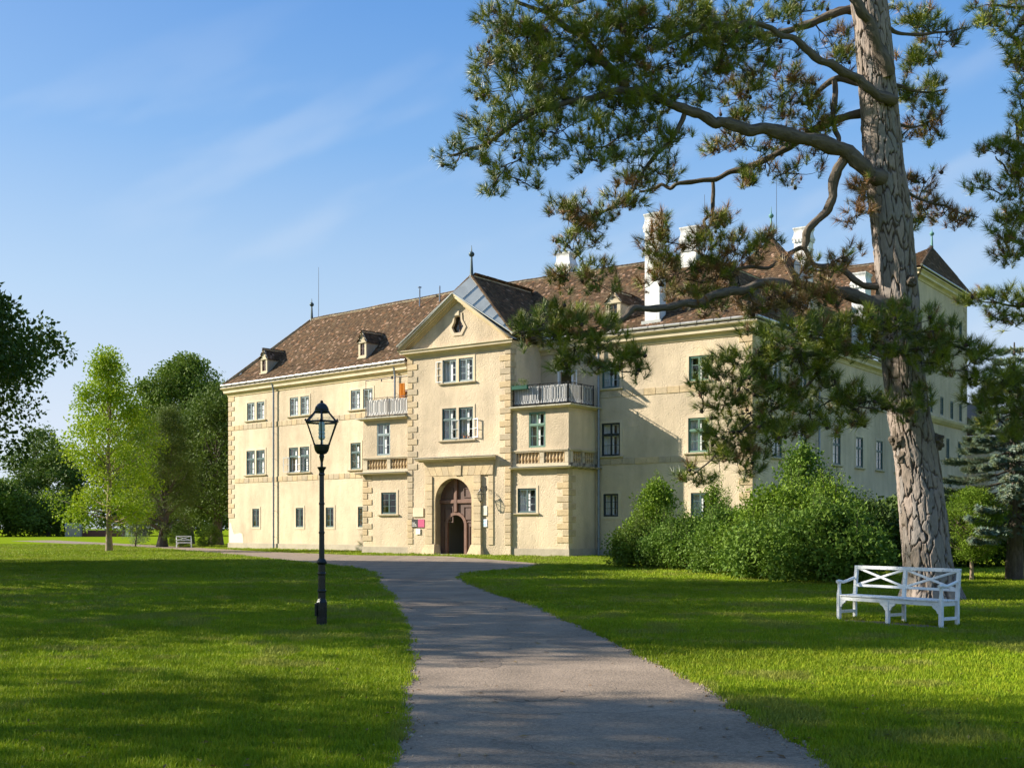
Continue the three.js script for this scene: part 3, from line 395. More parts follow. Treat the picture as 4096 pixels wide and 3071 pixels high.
function railing(F, a, b, n, mat, sheetMat, slack = 0) {
  const g = new THREE.Group(); g.name = 'railing'; g.applyMatrix4(F.m); house.add(g); const w = (b - a) / n, y0 = 8.5, y1 = 9.58, r = .012;
  mesh('rail', new GB().box(a, b, y1 - .012, y1 + .014, -.055, -.02).box(a, b, y0 - .012, y0 + .014, -.055, -.02), mat, g);
  const bay = new GB(); const z = -.037, ring = (cx, cy, rx, ry) => { const p = []; for (let i = 0; i <= 10; i++) { const t = i / 10 * Math.PI * 2; p.push(V(cx + rx * Math.cos(t), cy + ry * Math.sin(t), z)); } bay.tube(p, p.map(() => .0085), 4); };
  const yt = y1 - .16, yb = y0 + .16;
  bay.bar(V(w * .17, yb + .08, z), V(w * .17, yt + .02, z), r); bay.bar(V(w * .38, yb, z), V(w * .38, yt - .03, z), r); bay.bar(V(w * .62, yb, z), V(w * .62, yt - .03, z), r); bay.bar(V(w * .83, yb + .08, z), V(w * .83, yt + .02, z), r); bay.bar(V(w * .38, yt - .03, z), V(w * .62, yt - .03, z), r); bay.bar(V(w * .17, yb + .08, z), V(0, yb - .04, z), .009); bay.bar(V(w * .83, yb + .08, z), V(w, yb - .04, z), .009);
  ring(w * .5, yb - .075, .036, .07); ring(0.001, yt + .08, .036, .06); bay.bar(V(w * .06, yt + .1, z), V(w * .5, y1, z), .009); bay.bar(V(w * .94, yt + .1, z), V(w * .5, y1, z), .009); bay.bar(V(w * .06, yt + .06, z), V(w * .17, yt + .02, z), .009); bay.bar(V(w * .94, yt + .06, z), V(w * .83, yt + .02, z), .009); bay.bar(V(w * .38, yt - .03, z), V(w * .5, yt + .09, z), .009); bay.bar(V(w * .62, yt - .03, z), V(w * .5, yt + .09, z), .009); bay.bar(V(0, yb - .04, z), V(w * .42, y0, z), .009); bay.bar(V(w, yb - .04, z), V(w * .58, y0, z), .009); bay.bar(V(w * .38, yb, z), V(w * .46, yb - .02, z), .009); bay.bar(V(w * .62, yb, z), V(w * .54, yb - .02, z), .009);
  const bg = bay.build(); for (let i = 0; i < n; i++) mesh('railing_bay', bg, mat, g).position.x = a + i * w;
  for (const x of [a, (a + b) / 2, b]) mesh('post', new GB().box(x - .016, x + .016, y0 - .2, y1 + .05, -.06, -.02), mat, g);
  if (sheetMat) { const s = new GB(), N = 24; for (let i = 0; i < N; i++) { const q = (k) => [lerp(a + .04, b - .04, k / N), -.10 - .012 * Math.sin(k * 2.1)], [xa, za] = q(i), [xb, zb] = q(i + 1); s.quad(V(xa, y0 + .03, za), V(xb, y0 + .03, zb), V(xb, y1 - .09 - slack * Math.sin(i / N * 9) * .02, zb), V(xa, y1 - .09 - slack * Math.sin(i / N * 9) * .02, za)); } mesh('privacy_sheet', s, sheetMat, g); }
}
M.sheet = phys({ color: lin(.78, .77, .75), transmission: .2, thickness: 0, roughness: .9, side: THREE.DoubleSide });
M.railGrey = std({ color: lin(.10, .085, .07), roughness: .6, metalness: .2 });
railing(FB, -7.42, -3.86, 8, M.railGrey, M.sheet, 1); railing(FB, 3.86, 7.5, 11, M.iron, M.sheet); railing({ m: FR.m.clone().multiply(new THREE.Matrix4().makeTranslation(0, 0, -.06)) }, .14, 2.75, 8, M.iron, M.sheet);

// portal: piers of separate blocks, jack-arch stones, canopy, arched door
{
  const g = new THREE.Group(); g.name = 'portal'; house.add(g); const pm = (a, b) => hash2(Math.round(a * 17), Math.round(b * 13), 3) > .5 ? M.portal : M.portal2;
  const arch = new GB(); const outer = [[DC - 1.52, .5], [DC - 1.52, 4.62], [DC + 1.52, 4.62], [DC + 1.52, .5]]; const a = archPts(DC, DR, 3.12, .5); arch.shape([...outer.slice(0, 1), ...a, outer[3], outer[2], outer[1]].reverse(), [], -.5, .09); mesh('arch', arch, M.portal, g);
  for (const s of [-1, 1]) { let y = .62; for (let i = 0; i < 9; i++) { const h = .445, x0 = s < 0 ? DC - 2.07 : DC + 1.53, x1 = s < 0 ? DC - 1.53 : DC + 2.07; mesh('pier_block', new GB().cbox(x0, x1, y + .008, y + h - .008, -.1, .16, .012), pm(y, s), g); y += h; }
    const b = new GB(), x0 = DC + s * 2.2, x1 = DC + s * 1.38; b.quad(V(DC + s * 2.25, 0, .4), V(DC + s * 1.2, 0, .4), V(DC + s * 1.36, .62, .16), V(DC + s * 2.07, .62, .16)); b.quad(V(DC + s * 1.2, 0, .4), V(DC + s * 1.2, 0, -.3), V(DC + s * 1.36, .62, -.3), V(DC + s * 1.36, .62, .16)); b.quad(V(DC + s * 2.25, 0, .4), V(DC + s * 2.07, .62, .16), V(DC + s * 2.07, .62, -.05), V(DC + s * 2.25, 0, -.05)); mesh('pier_foot', b, M.portal, g); }
  for (let i = 0; i < 9; i++) mesh('pier_block', new GB().cbox(2.25, 2.62, .62 + i * .445, .62 + (i + 1) * .445 - .012, -.05, .05, .01), pm(i, 9), g);
  // jack arch
  const x0 = -2.36, x1 = 2.62, n = 11; for (let i = 0; i < n; i++) { const xa = lerp(x0, x1, i / n), xb = lerp(x0, x1, (i + 1) / n), sk = (x) => (x - .13) * .16, e = .011; mesh('voussoir', new GB().shape([[xa + e - (i ? 0 : .0), 4.64], [xb - e, 4.64], [xb - e + (i === n - 1 ? .05 : sk(xb)), 5.2], [xa + e + (i === 0 ? -.05 : sk(xa)), 5.2]], [], -.05, i === 5 ? .16 : .11), pm(i, 2), g); }
  mesh('frieze', new GB().box(-2.45, 2.7, 5.2, 5.46, -.05, .1), M.portal, g);
  mesh('canopy', new GB().run(-2.62, 2.78, [[0, 5.46], [.22, 5.46], [.26, 5.52], [.42, 5.56], [.5, 5.6], [.52, 5.7], [0, 5.74]], .55, .55), M.old, g); mesh('canopy_flashing', new GB().run(-2.62, 2.78, [[.05, 5.745], [.56, 5.705], [.56, 5.72], [.05, 5.765]], .55, .55), M.zinc, g);
  // door leaf
  const d = new THREE.Group(); d.name = 'door'; house.add(d); const z = -.42, wk = archPts(-.42, .62, 1.72, 0);
  const lf = archPts(DC, DR + .1, 3.12, 0); mesh('door_leaf', new GB().shape([lf[0], ...wk, ...lf.slice(1).reverse()].reverse(), [], z - .08, z), M.door, d);
  mesh('wicket_frame', new GB().shape([[-.42 - .8, 0], ...wk, [-.42 + .8, 0], ...archPts(-.42, .8, 1.72, 0).slice(1, -1).reverse()].reverse(), [], z, z + .07), M.doorTrim, d);
  mesh('cross_rail', new GB().cbox(DC - 1.4, DC + 1.4, 3.02, 3.24, z, z + .1, .02), M.doorTrim, d); mesh('middle_stile', new GB().cbox(-.54, -.30, 2.5, 4.5, z, z + .12, .02), M.doorTrim, d);
  for (const s of [-1, 1]) { const c = s < 0 ? -.99 : .49, hw = .36; mesh('door_panel', new GB().ring(c - hw, c + hw, 1.9, 2.85, .06, z, z + .045).cbox(c - hw + .14, c + hw - .14, 2.04, 2.71, z, z + .05, .03), M.door, d); mesh('door_panel', new GB().ring(c - hw, c + hw, 3.36, 3.95, .06, z, z + .045), M.door, d); mesh('door_panel', new GB().ring(c + s * .2 - .14, c + s * .2 + .14, .25, 1.7, .04, z, z + .04), M.door, d); }
  // passage behind the wicket
  part('passage', new GB().box(-2.4, -2.2, 0, 5, -3.2, -.6).box(1.9, 2.1, 0, 5, -3.2, -.6).box(-2.4, -2.2, 0, 5, -16, -3.4).box(1.9, 2.1, 0, 5, -16, -3.4).box(-2.4, 2.1, 5, 5.2, -16, -.62).box(-2.4, 2.1, 0, 5, -16.2, -16), M.dark); part('doorstep', new GB().box(DC - 1.2, DC + 1.2, -.1, .05, -.6, .5), M.plinth);
}
// terrace doors
{ const d = new THREE.Group(); d.name = 'terrace_door'; d.applyMatrix4(FW.m); house.add(d); mesh('frame', new GB().ring(4.95, 6.0, 8.42, 10.7, .1, -.2, -.02), M.whiteClean, d); mesh('surround', new GB().ring(4.78, 6.17, 8.3, 10.86, .15, -.02, .02), M.smooth, d); const lf = new GB().ring(0, .5, 8.5, 10.6, .08, -.02, .02).box(.08, .42, 9.3, 9.34, -.02, .02).box(.08, .42, 9.95, 9.99, -.02, .02); const m = mesh('door_leaf', lf, M.whiteClean, d); m.position.set(6.0, 0, .02); m.rotation.y = -.5; const p = mesh('pane', PANE, M.glass, d); p.position.set(6.0 + .25 * Math.cos(.5), 9.6, .02 + .25 * Math.sin(.5)); p.rotation.y = -.5; p.scale.set(.4, 1.9, 1);
  const e = new THREE.Group(); e.name = 'terrace_door'; e.applyMatrix4(FL.m); house.add(e); mesh('frame', new GB().ring(19.9, 20.9, 8.4, 10.6, .1, -.2, -.02), M.doorTrim, e); mesh('surround', new GB().ring(19.76, 21.04, 8.3, 10.74, .13, -.02, .02), M.smooth, e); }
// downpipes
for (const [F, x, y1] of [[FL, 6.02, 11.9], [FL, 19.32, 11.95], [FW, 7.86, 12.0], [FS, 8.9, 11.9], [FT, 1.5, 9.4]]) { const g = new THREE.Group(); g.name = 'downpipe'; g.applyMatrix4(F.m); house.add(g); mesh('pipe', new GB().tube([V(x, -.1, .2), V(x, y1 - .35, .2), V(x, y1 - .1, .24), V(x, y1 + .5, .4)], [.065, .065, .065, .065], 10), M.pipe, g); const c = new GB(); for (let y = .9; y < y1 - 1; y += 1.9) { c.tube([V(x, y, .2), V(x, y + .05, .2)], [.075, .075], 10); c.bar(V(x, y + .02, .2), V(x, y + .02, 0), .012); } mesh('clip', c, M.pipe, g); }

// ---------- roofs ----------
const roof = new THREE.Group(); roof.name = 'roof'; house.add(roof);
const TILE = (() => { const w = .084, l = .30, p = [[-w, .5 * w], [-w * .7, w * .17], [0, 0], [w * .7, w * .17], [w, .5 * w], [w, l], [-w, l]]; return new GB().shape(p, [], 0, .024).build(); })();
const tiles = [];   // {m: Matrix4 in house space, c: palette index, d: nearness}
const palette = [[.088, .055, .031], [.106, .066, .037], [.066, .043, .027], [.130, .081, .045], [.116, .081, .049], [.28, .180, .122], [.18, .094, .050]].map((c) => lin(...c));
const tileRand = rng(77), camLocal = V(0, 1.6, 0).sub(house.position).applyAxisAngle(V(0, 1, 0), -house.rotation.y);
function slope(o) {   // o: F matrix, p0, u dir, v dir (horizontal, to the ridge), run, rise, range(v) -> [ua, ub], keep(x, y, z)
  const F = o.F || new THREE.Matrix4(), u = o.u, v = o.v, hv = (t) => { const f = t / o.run; return o.rise * (o.flat ? f : f < .2 ? f * .78 : .156 + (f - .2) * (1 - .156) / .8); };
  const at = (a, t, lift = 0) => o.p0.clone().addScaledVector(u, a).addScaledVector(v, t).add(V(0, hv(t) + lift, 0));
  const g = new GB(), steps = [0, o.run * .2, o.run * .6, o.run]; for (let i = 0; i < 3; i++) { const [a0, b0] = o.range(steps[i]), [a1, b1] = o.range(steps[i + 1]); const q = [at(a0, steps[i], -.05), at(b0, steps[i], -.05), at(b1, steps[i + 1], -.05), at(a1, steps[i + 1], -.05)]; g.quad(...q); }
  const um = mesh('roof_boarding', g, M.underlay, roof); if (o.F) um.applyMatrix4(o.F);
  if (o.plain) return;
  let t = 0, row = 0; const dS = .178, W = .176, n0 = V(), R = new THREE.Matrix4();
  while (t < o.run - .02) {
    const e = .05, dh = (hv(Math.min(o.run, t + e)) - hv(t)) / (Math.min(o.run, t + e) - t || e), len = Math.hypot(1, dh), sd = v.clone().add(V(0, dh, 0)).normalize(); const nn = V().crossVectors(u, sd).normalize(); if (nn.y < 0) nn.negate();
    const up = sd.clone().multiplyScalar(Math.cos(.11)).addScaledVector(nn, -Math.sin(.11)), nu = nn.clone().multiplyScalar(Math.cos(.11)).addScaledVector(sd, Math.sin(.11)); const xd = V().crossVectors(up, nu).normalize();
    const [ua, ub] = o.range(t + .02); const off = (row % 2) * W / 2; const sag = (a) => .035 * (noise3(a * .5, t * .6, row * .02, 5) - .5) * 2;
    for (let a = Math.ceil((ua - off) / W) * W + off; a < ub; a += W) {
      const j = tileRand, pos = at(a + (j() - .5) * .012, t + (j() - .5) * .012, .012 + sag(a) + j() * .008); if (o.F) pos.applyMatrix4(o.F); if (o.keep && !o.keep(pos)) { j(); continue; }
      const rz = (j() - .5) * .05, X = xd.clone().applyAxisAngle(nu, rz), Y = up.clone().applyAxisAngle(nu, rz); R.makeBasis(X, Y, nu); if (o.F) R.premultiply(new THREE.Matrix4().extractRotation(o.F)); R.setPosition(pos);
      const r = j(), pk = noise3(pos.x * .7, pos.y * .9, pos.z * .7, 3); let c = r < .30 ? 0 : r < .55 ? 1 : r < .72 ? 2 : r < .85 ? 3 : 4; if (j() < (o.pink ?? .06) * (.3 + 1.6 * pk)) c = 5; else if (j() < .06) c = 6;
      tiles.push({ m: R.clone(), c, d: pos.distanceTo(camLocal) - (o.show || 0) });
    }
    t += dS / len; row++;
  }
}
const mainH = (z) => { const t = -2.63 - z; if (t < 0) return -9; const f = Math.min(1, t / 6.27); return 12.55 + 5.1 * (f < .2 ? f * .78 : .156 + (f - .2) * .844 / .8); };
const pavH = (x, z) => { if (z > .5 || Math.abs(x) > 4.3) return -9; const f = (4.3 - Math.abs(x)) / 4.3; return 12.42 + 4.08 * f; };
const EX = V(1, 0, 0), EZ = V(0, 0, 1), NX = V(-1, 0, 0), NZ = V(0, 0, -1);
const cut = (p) => p.y > pavH(p.x, p.z) - .03;
// right wing, front slope, then the slope above the long side
slope({ p0: V(0, 12.55, -2.63), u: EX, v: NZ, run: 6.27, rise: 5.1, range: (t) => [-3.6, 17.47 - t], keep: cut, show: 6 });
slope({ p0: V(17.47, 12.55, -2.63), u: NZ, v: NX, run: 6.27, rise: 5.1, range: (t) => [t, 29.2], pink: .1 });
slope({ p0: V(0, 12.55, -15.2), u: EX, v: EZ, run: 6.27, rise: 5.1, range: (t) => [-3.6, 5], plain: true });
slope({ p0: V(4.9, 12.55, -2.63), u: NZ, v: EX, run: 6.27, rise: 5.1, range: (t) => [6.3, 29.2], plain: true });
// left wing
slope({ F: FL.m, p0: V(0, 12.55, .42), u: EX, v: NZ, run: 5.22, rise: 5.2, range: (t) => [-.42 + 4.5 * (t / 5.22), 24.6], keep: (p) => cut(p) && p.x < -3.5 });
slope({ F: FL.m, p0: V(-.42, 12.55, .42), u: NZ, v: EX, run: 4.5, rise: 5.2, range: (t) => [5.22 * t / 4.5, 10.44 - 5.22 * t / 4.5], plain: true });
slope({ F: FL.m, p0: V(0, 12.55, -10.02), u: EX, v: EZ, run: 5.22, rise: 5.2, range: (t) => [-.42 + 4.5 * (t / 5.22), 24.6], plain: true });
// centre roof
const front = (t) => .44 - (t / 4.3) * 1.77, keepP = (p) => p.y > mainH(p.z) - .02;
slope({ p0: V(4.3, 12.42, 0), u: NZ, v: NX, run: 4.3, rise: 4.08, flat: true, range: (t) => [-front(t), 8.2], keep: keepP, pink: .02, show: 4 });
slope({ p0: V(-4.3, 12.42, 0), u: NZ, v: EX, run: 4.3, rise: 4.08, flat: true, range: (t) => [-front(t), 8.2], keep: keepP });
// metal-clad hip between the gable and the centre roof
{ const A = V(0, 16.5, -1.33), L = V(-4.3, 12.45, .48), R = V(4.3, 12.45, .48), P = V(0, 15.2, .5); const g = new GB(); g.tri(P, A, L); g.tri(R, A, P); mesh('zinc_hip', g, M.zinc, roof); const s = new GB(); for (const [e, k] of [[R, 5], [L, 5]]) for (let i = 1; i < k + 1; i++) { const t = i / (k + 1), a = P.clone().lerp(e, t), b = A.clone().lerp(e, t); const n = V(0, .012, .01); s.tube([a.clone().add(n), b.clone().add(n)], [.016, .016], 4); } mesh('standing_seam', s, M.zinc, roof); const ed = new GB(); ed.tube([P, R], [.035, .035], 6).tube([P, L], [.035, .035], 6); mesh('hip_edge', ed, M.zinc, roof); }
// tower, courtyard tower and rear roofs
const pyr = (x0, x1, z0, z1, y, ax, ay, az, doTiles) => { const c = V((x0 + x1) / 2, 0, (z0 + z1) / 2), A = V(ax, ay, az); const corners = [V(x0, y, z1), V(x1, y, z1), V(x1, y, z0), V(x0, y, z0)]; const g = new GB(); for (let i = 0; i < 4; i++) g.tri(corners[i], corners[(i + 1) % 4], A); mesh('roof_boarding', g, M.underlay, roof);
  if (doTiles) for (let i = 0; i < 2; i++) { const a = corners[i], b = corners[(i + 1) % 4], u = V().subVectors(b, a), L = u.length(); u.normalize(); const inw = V(-u.z * -1, 0, 0); const n = V().crossVectors(V(0, 1, 0), u); const v = n.clone().multiplyScalar(V().subVectors(A, a).dot(n) > 0 ? 1 : -1), run = V().subVectors(A, a).dot(v), ap = V().subVectors(A, a).dot(u); slope({ p0: a.clone(), u, v, run, rise: ay - y, flat: true, range: (t) => [ap * t / run, L - (L - ap) * t / run], pink: .03 }); } };
pyr(14.0, 17.6, -44.9, -30.6, 20.2, 15.8, 23.4, -39.5, true); slope({ p0: V(0, 15.6, -29.4), u: EX, v: NZ, run: 6.6, rise: 6.3, flat: true, range: () => [2, 14.6], pink: .03 }); slope({ p0: V(0, 15.6, -42.6), u: EX, v: EZ, run: 6.6, rise: 6.3, flat: true, range: () => [2, 14.6], plain: true }); pyr(7.2, 12.8, -24.8, -19.2, 17.6, 10, 21.5, -22.0, true);
mesh('tower_wall', new GB().box(7.6, 12.4, 12, 17.6, -24.4, -19.6), M.stucco, roof);
// ridge and hip tiles bedded in pale mortar
const RT = (() => { const g = new GB(); const seg = 6; for (let i = 0; i < seg; i++) { const a = i / seg * Math.PI, b = (i + 1) / seg * Math.PI, P = (t, z, r) => V(Math.cos(t) * r, Math.sin(t) * r * .8 - .03, z); g.quad(P(a, 0, .10), P(b, 0, .10), P(b, .42, .115), P(a, .42, .115)); } return g.build(); })();
function ridge(a, b, mat, F) { const p = F ? a.clone().applyMatrix4(F) : a.clone(), q = F ? b.clone().applyMatrix4(F) : b.clone(), L = p.distanceTo(q), n = Math.max(1, Math.round(L / .36)), d = V().subVectors(q, p).normalize(); const x = V().crossVectors(V(0, 1, 0), d).normalize(), y = V().crossVectors(d, x); for (let i = 0; i < n; i++) { const m = mesh('ridge_tile', RT, tileMats[Math.floor(tileRand() * 5)], roof); m.applyMatrix4(new THREE.Matrix4().makeBasis(x, y, d).setPosition(p.clone().lerp(q, i / n).addScaledVector(y, .01 * tileRand()))); } const mo = new GB(); mo.tube([p.clone().addScaledVector(y, -.045), q.clone().addScaledVector(y, -.045)], [.085, .085], 8); mesh('ridge_mortar', mo, mat || M.mortar, roof); }
const tileMats = palette.map((c) => phys({ color: c, roughness: 1, specularIntensity: .25 }));
ridge(V(4.08, 17.8, -4.8), V(24.2, 17.8, -4.8), null, FL.m); ridge(V(-.3, 12.62, .3), V(4.08, 17.8, -4.8), null, FL.m); ridge(V(-3.4, 17.7, -8.9), V(11.2, 17.7, -8.9)); ridge(V(11.2, 17.7, -8.9), V(11.2, 17.7, -31)); ridge(V(17.4, 12.62, -2.7), V(11.2, 17.7, -8.9)); ridge(V(0, 16.55, -1.33), V(0, 16.55, -7.4)); ridge(V(4.28, 12.47, .42), V(0, 16.55, -1.33)); ridge(V(-4.28, 12.47, .42), V(0, 16.55, -1.33));
ridge(V(17.6, 20.25, -30.6), V(15.8, 23.45, -39.5)); ridge(V(2, 21.95, -36), V(14.6, 21.95, -36)); ridge(V(12.8, 17.65, -19.2), V(10, 21.55, -22)); ridge(V(12.8, 17.65, -24.8), V(10, 21.55, -22));
// dormers
function dormer(F, x, z, y0, w, h, gable) {
  const g = new THREE.Group(); g.name = 'dormer'; g.applyMatrix4(F.m); house.add(g); const hw = w / 2, y1 = y0 + h, y2 = y1 + gable;
  mesh('dormer_front', new GB().shape([[x - hw, y0 - .3], [x + hw, y0 - .3], [x + hw, y1], [x, y2], [x - hw, y1]], [[x - hw * .55, x + hw * .55, y0 + .2, y1 - .1]], z - .12, z), M.old, g);
  mesh('gable_trim', new GB().shape([[x - hw - .09, y1 - .03], [x - hw - .09, y1 + .03], [x, y2 + .12], [x + hw + .09, y1 + .03], [x + hw + .09, y1 - .03], [x, y2 + .0]].reverse(), [], z, z + .07).box(x - hw - .07, x + hw + .07, y1 - .05, y1 + .03, z, z + .06), M.old, g);
  mesh('dormer_cheek', new GB().box(x - hw, x - hw + .06, y0 - .3, y1, z - 1.5, z - .12).box(x + hw - .06, x + hw, y0 - .3, y1, z - 1.5, z - .12), M.plinth, g);
  mesh('dormer_sill', new GB().box(x - hw - .05, x + hw + .05, y0 - .02, y0 + .06, z, z + .09), M.old, g);
  mesh('dormer_frame', new GB().ring(x - hw * .55, x + hw * .55, y0 + .2, y1 - .1, .035, z - .1, z - .05).box(x - .015, x + .015, y0 + .22, y1 - .12, z - .1, z - .05).box(x - hw * .5, x + hw * .5, (y0 + y1) / 2 + .12, (y0 + y1) / 2 + .14, z - .1, z - .05), M.doorTrim, g);
  const p = mesh('pane', PANE, M.glass, g); p.position.set(x, (y0 + y1) / 2 + .05, z - .08); p.scale.set(w * .5, h - .35, 1);
  for (const s of [-1, 1]) slope({ F: F.m, p0: V(x + s * (hw + .08), y1 - .02, z + .05), u: NZ, v: V(-s, 0, 0), run: hw + .08, rise: gable + .1, flat: true, range: () => [0, 2.3], pink: .02, show: 2 });
  ridge(V(x, y2 + .12, z + .05), V(x, y2 + .12, z - 2.0), null, F.m);
}
dormer(FL, 4.2, -.25, 13.1, .82, 1.1, .66); dormer(FL, 15.5, -.25, 13.15, .82, 1.1, .66); dormer(FW, 8.45, -.4, 13.25, .95, 1.05, .6);
// chimneys
function chimney(x, z, w, d, y0, y1, F) {
  const g = new THREE.Group(); g.name = 'chimney'; g.position.set(x, 0, z); house.add(g); const hw = w / 2, hd = d / 2;
  mesh('shaft', new GB().cbox(-hw, hw, y0, y1 - .95, -hd, hd, .012), M.chimney, g); mesh('collar', new GB().cbox(-hw - .05, hw + .05, y1 - 1.45, y1 - 1.37, -hd - .05, hd + .05, .02), M.chimney, g);
  const den = new GB(); for (let i = 0; i < 5; i++) { const t = lerp(-hw + .06, hw - .06, i / 4); den.box(t - .05, t + .05, y1 - .98, y1 - .82, hd, hd + .1).box(t - .05, t + .05, y1 - .98, y1 - .82, -hd - .1, -hd); } for (let i = 0; i < 4; i++) { const t = lerp(-hd + .06, hd - .06, i / 3); den.box(hw, hw + .1, y1 - .98, y1 - .82, t - .05, t + .05).box(-hw - .1, -hw, y1 - .98, y1 - .82, t - .05, t + .05); } mesh('corbel', den, M.chimney, g);
  const s = Math.SQRT2, cap = new GB().lathe([[1.0, -.95], [1.16, -.84], [1.22, -.8], [1.22, -.72], [1.06, -.5], [1.0, -.32], [1.04, -.18], [1.16, -.06], [1.16, 0], [0, .0]].map(([r, y]) => [r * s, y]), 0, 0, 4, 0, Math.PI / 4, true).build(); const m = mesh('cap', cap, M.chimney, g); m.scale.set(hw, 1, hd); m.position.y = y1;
  const pot = new GB().lathe([[.14, 0], [.12, .12], [.1, .12]], 0, 0, 8); mesh('flue', pot, M.ironBare, g).position.y = y1;
}
chimney(11.15, -3.45, .92, .72, 12.6, 18.85); mesh('chimney_flashing', new GB().box(10.55, 11.75, 12.55, 12.95, -3.9, -2.95), M.zinc, roof);
chimney(10.9, -8.3, 1.0, .8, 15, 19.15); chimney(1.3, -9.6, .95, .8, 16, 19.2); chimney(12.4, -21.8, 1.0, .9, 16, 21.7); chimney(16.4, -21.6, .9, 1.1, 13, 18.1);
// finials and lightning rods
function finial(x, y, z, h, mat, F) { const g = new THREE.Group(); g.name = 'finial'; g.position.copy(F ? V(x, y, z).applyMatrix4(F.m) : V(x, y, z)); house.add(g); mesh('stem', new GB().lathe([[.16, -.15], [.13, .0], [.11, .08], [.055, .62 * h], [.06, .62 * h]], 0, 0, 8), mat, g); const b = .62 * h, r = .17, pr = []; for (let i = 0; i <= 10; i++) { const t = -Math.PI / 2 + i / 10 * Math.PI; pr.push([r * Math.cos(t) + .001, b + r * .9 + r * .95 * Math.sin(t)]); } mesh('ball', new GB().lathe(pr, 0, 0, 14).lathe([[.18, b + r * .84], [.185, b + r * .9], [.18, b + r * .96]], 0, 0, 14), mat, g); mesh('spike', new GB().lathe([[.045, b + r * 1.8], [.012, h], [0, h]], 0, 0, 6), mat, g); }
finial(0, 16.5, -1.33, 1.8, M.copperDark); finial(4.1, 17.75, -4.8, 1.65, M.copperDark, FL); finial(10, 21.5, -22, 2.1, M.copper); finial(15.8, 23.3, -39.5, 1.6, M.copper);
const rodP = V(4.95, 0, -4.8).applyMatrix4(FL.m); for (const [x, z, y0, y1] of [[rodP.x, rodP.z, 17.6, 21.7], [10.3, -22.2, 21, 26.2], [10.9, -10, 17.5, 21.5]]) mesh('lightning_rod', new GB().tube([V(x, y0, z), V(x, y1, z)], [.022, .012], 5), M.ironBare, house);
mesh('vent_pipe', new GB().tube([V(-10.4, 17, -8.9), V(-10.4, 18.25, -8.9)], [.05, .05], 6).lathe([[.14, 0], [.14, .04], [0, .1]], -10.4, -8.9, 8, 18.3), M.pipe, house); mesh('vent_pipe', new GB().tube([V(-8.6, 17, -8.9), V(-8.6, 18.2, -8.9)], [.05, .05], 6), M.pipe, house);
// lay the tiles: the 300 nearest as single tiles, the rest as one part
tiles.sort((a, b) => a.d - b.d);
tiles.slice(0, 300).forEach((t) => { const m = mesh('roof_tile', TILE, tileMats[t.c], roof); m.applyMatrix4(t.m); });
{ const rest = tiles.slice(300), im = new THREE.InstancedMesh(TILE, M.tile, rest.length); im.name = 'roof_tiles'; im.userData.kind = 'stuff'; const c = new THREE.Color(); rest.forEach((t, i) => { im.setMatrixAt(i, t.m); const k = .85 + .3 * hash2(i, 3, 1); c.copy(palette[t.c]).multiplyScalar(k); im.setColorAt(i, c); }); im.castShadow = im.receiveShadow = true; roof.add(im); }
console.log('tiles', tiles.length);
// lower annexe behind, at the far right of the long side
{ const a = thing('rear_annexe', 'low stuccoed rear wing behind the blue spruce at right', 'building', [0, 0, 0], 0); a.position.copy(house.position); a.rotation.copy(house.rotation); mesh('wall', new GB().box(10, 18.6, 0, 9, -62, -45.2), M.stucco, a); mesh('roof', new GB().quad(V(19, 9, -45), V(19, 9, -62.4), V(14, 13, -62.4), V(14, 13, -45)).quad(V(14, 13, -45), V(14, 13, -62.4), V(9, 9, -62.4), V(9, 9, -45)).tri(V(19, 9, -45), V(14, 13, -45), V(9, 9, -45)), M.underlay, a); for (const z of [-48, -51.5, -55]) mesh('window', new GB().box(18.55, 18.63, 5.4, 7, z - .45, z + .45), M.frameDark, a); }
const pineTrunk = [[-0.04,-0.06,0.0,0.56],[-0.05,0.22,0.0,0.545],[-0.11,0.77,0.0,0.53],[-0.25,2.27,0.0,0.5],[-0.41,3.47,0.0,0.475],[-0.53,4.09,0.0,0.465],[-0.64,4.97,0.0,0.462],[-0.79,6.68,0.0,0.45],[-0.91,8.28,0.0,0.455],[-1.06,9.37,0.0,0.44],[-1.19,10.99,0.0,0.405],[-1.33,12.61,0.0,0.4],[-1.42,13.25,0.0,0.39],[-1.63,15.46,0.0,0.33],[-1.85,18.22,0.0,0.22],[-1.96,20.43,0.0,0.08]];
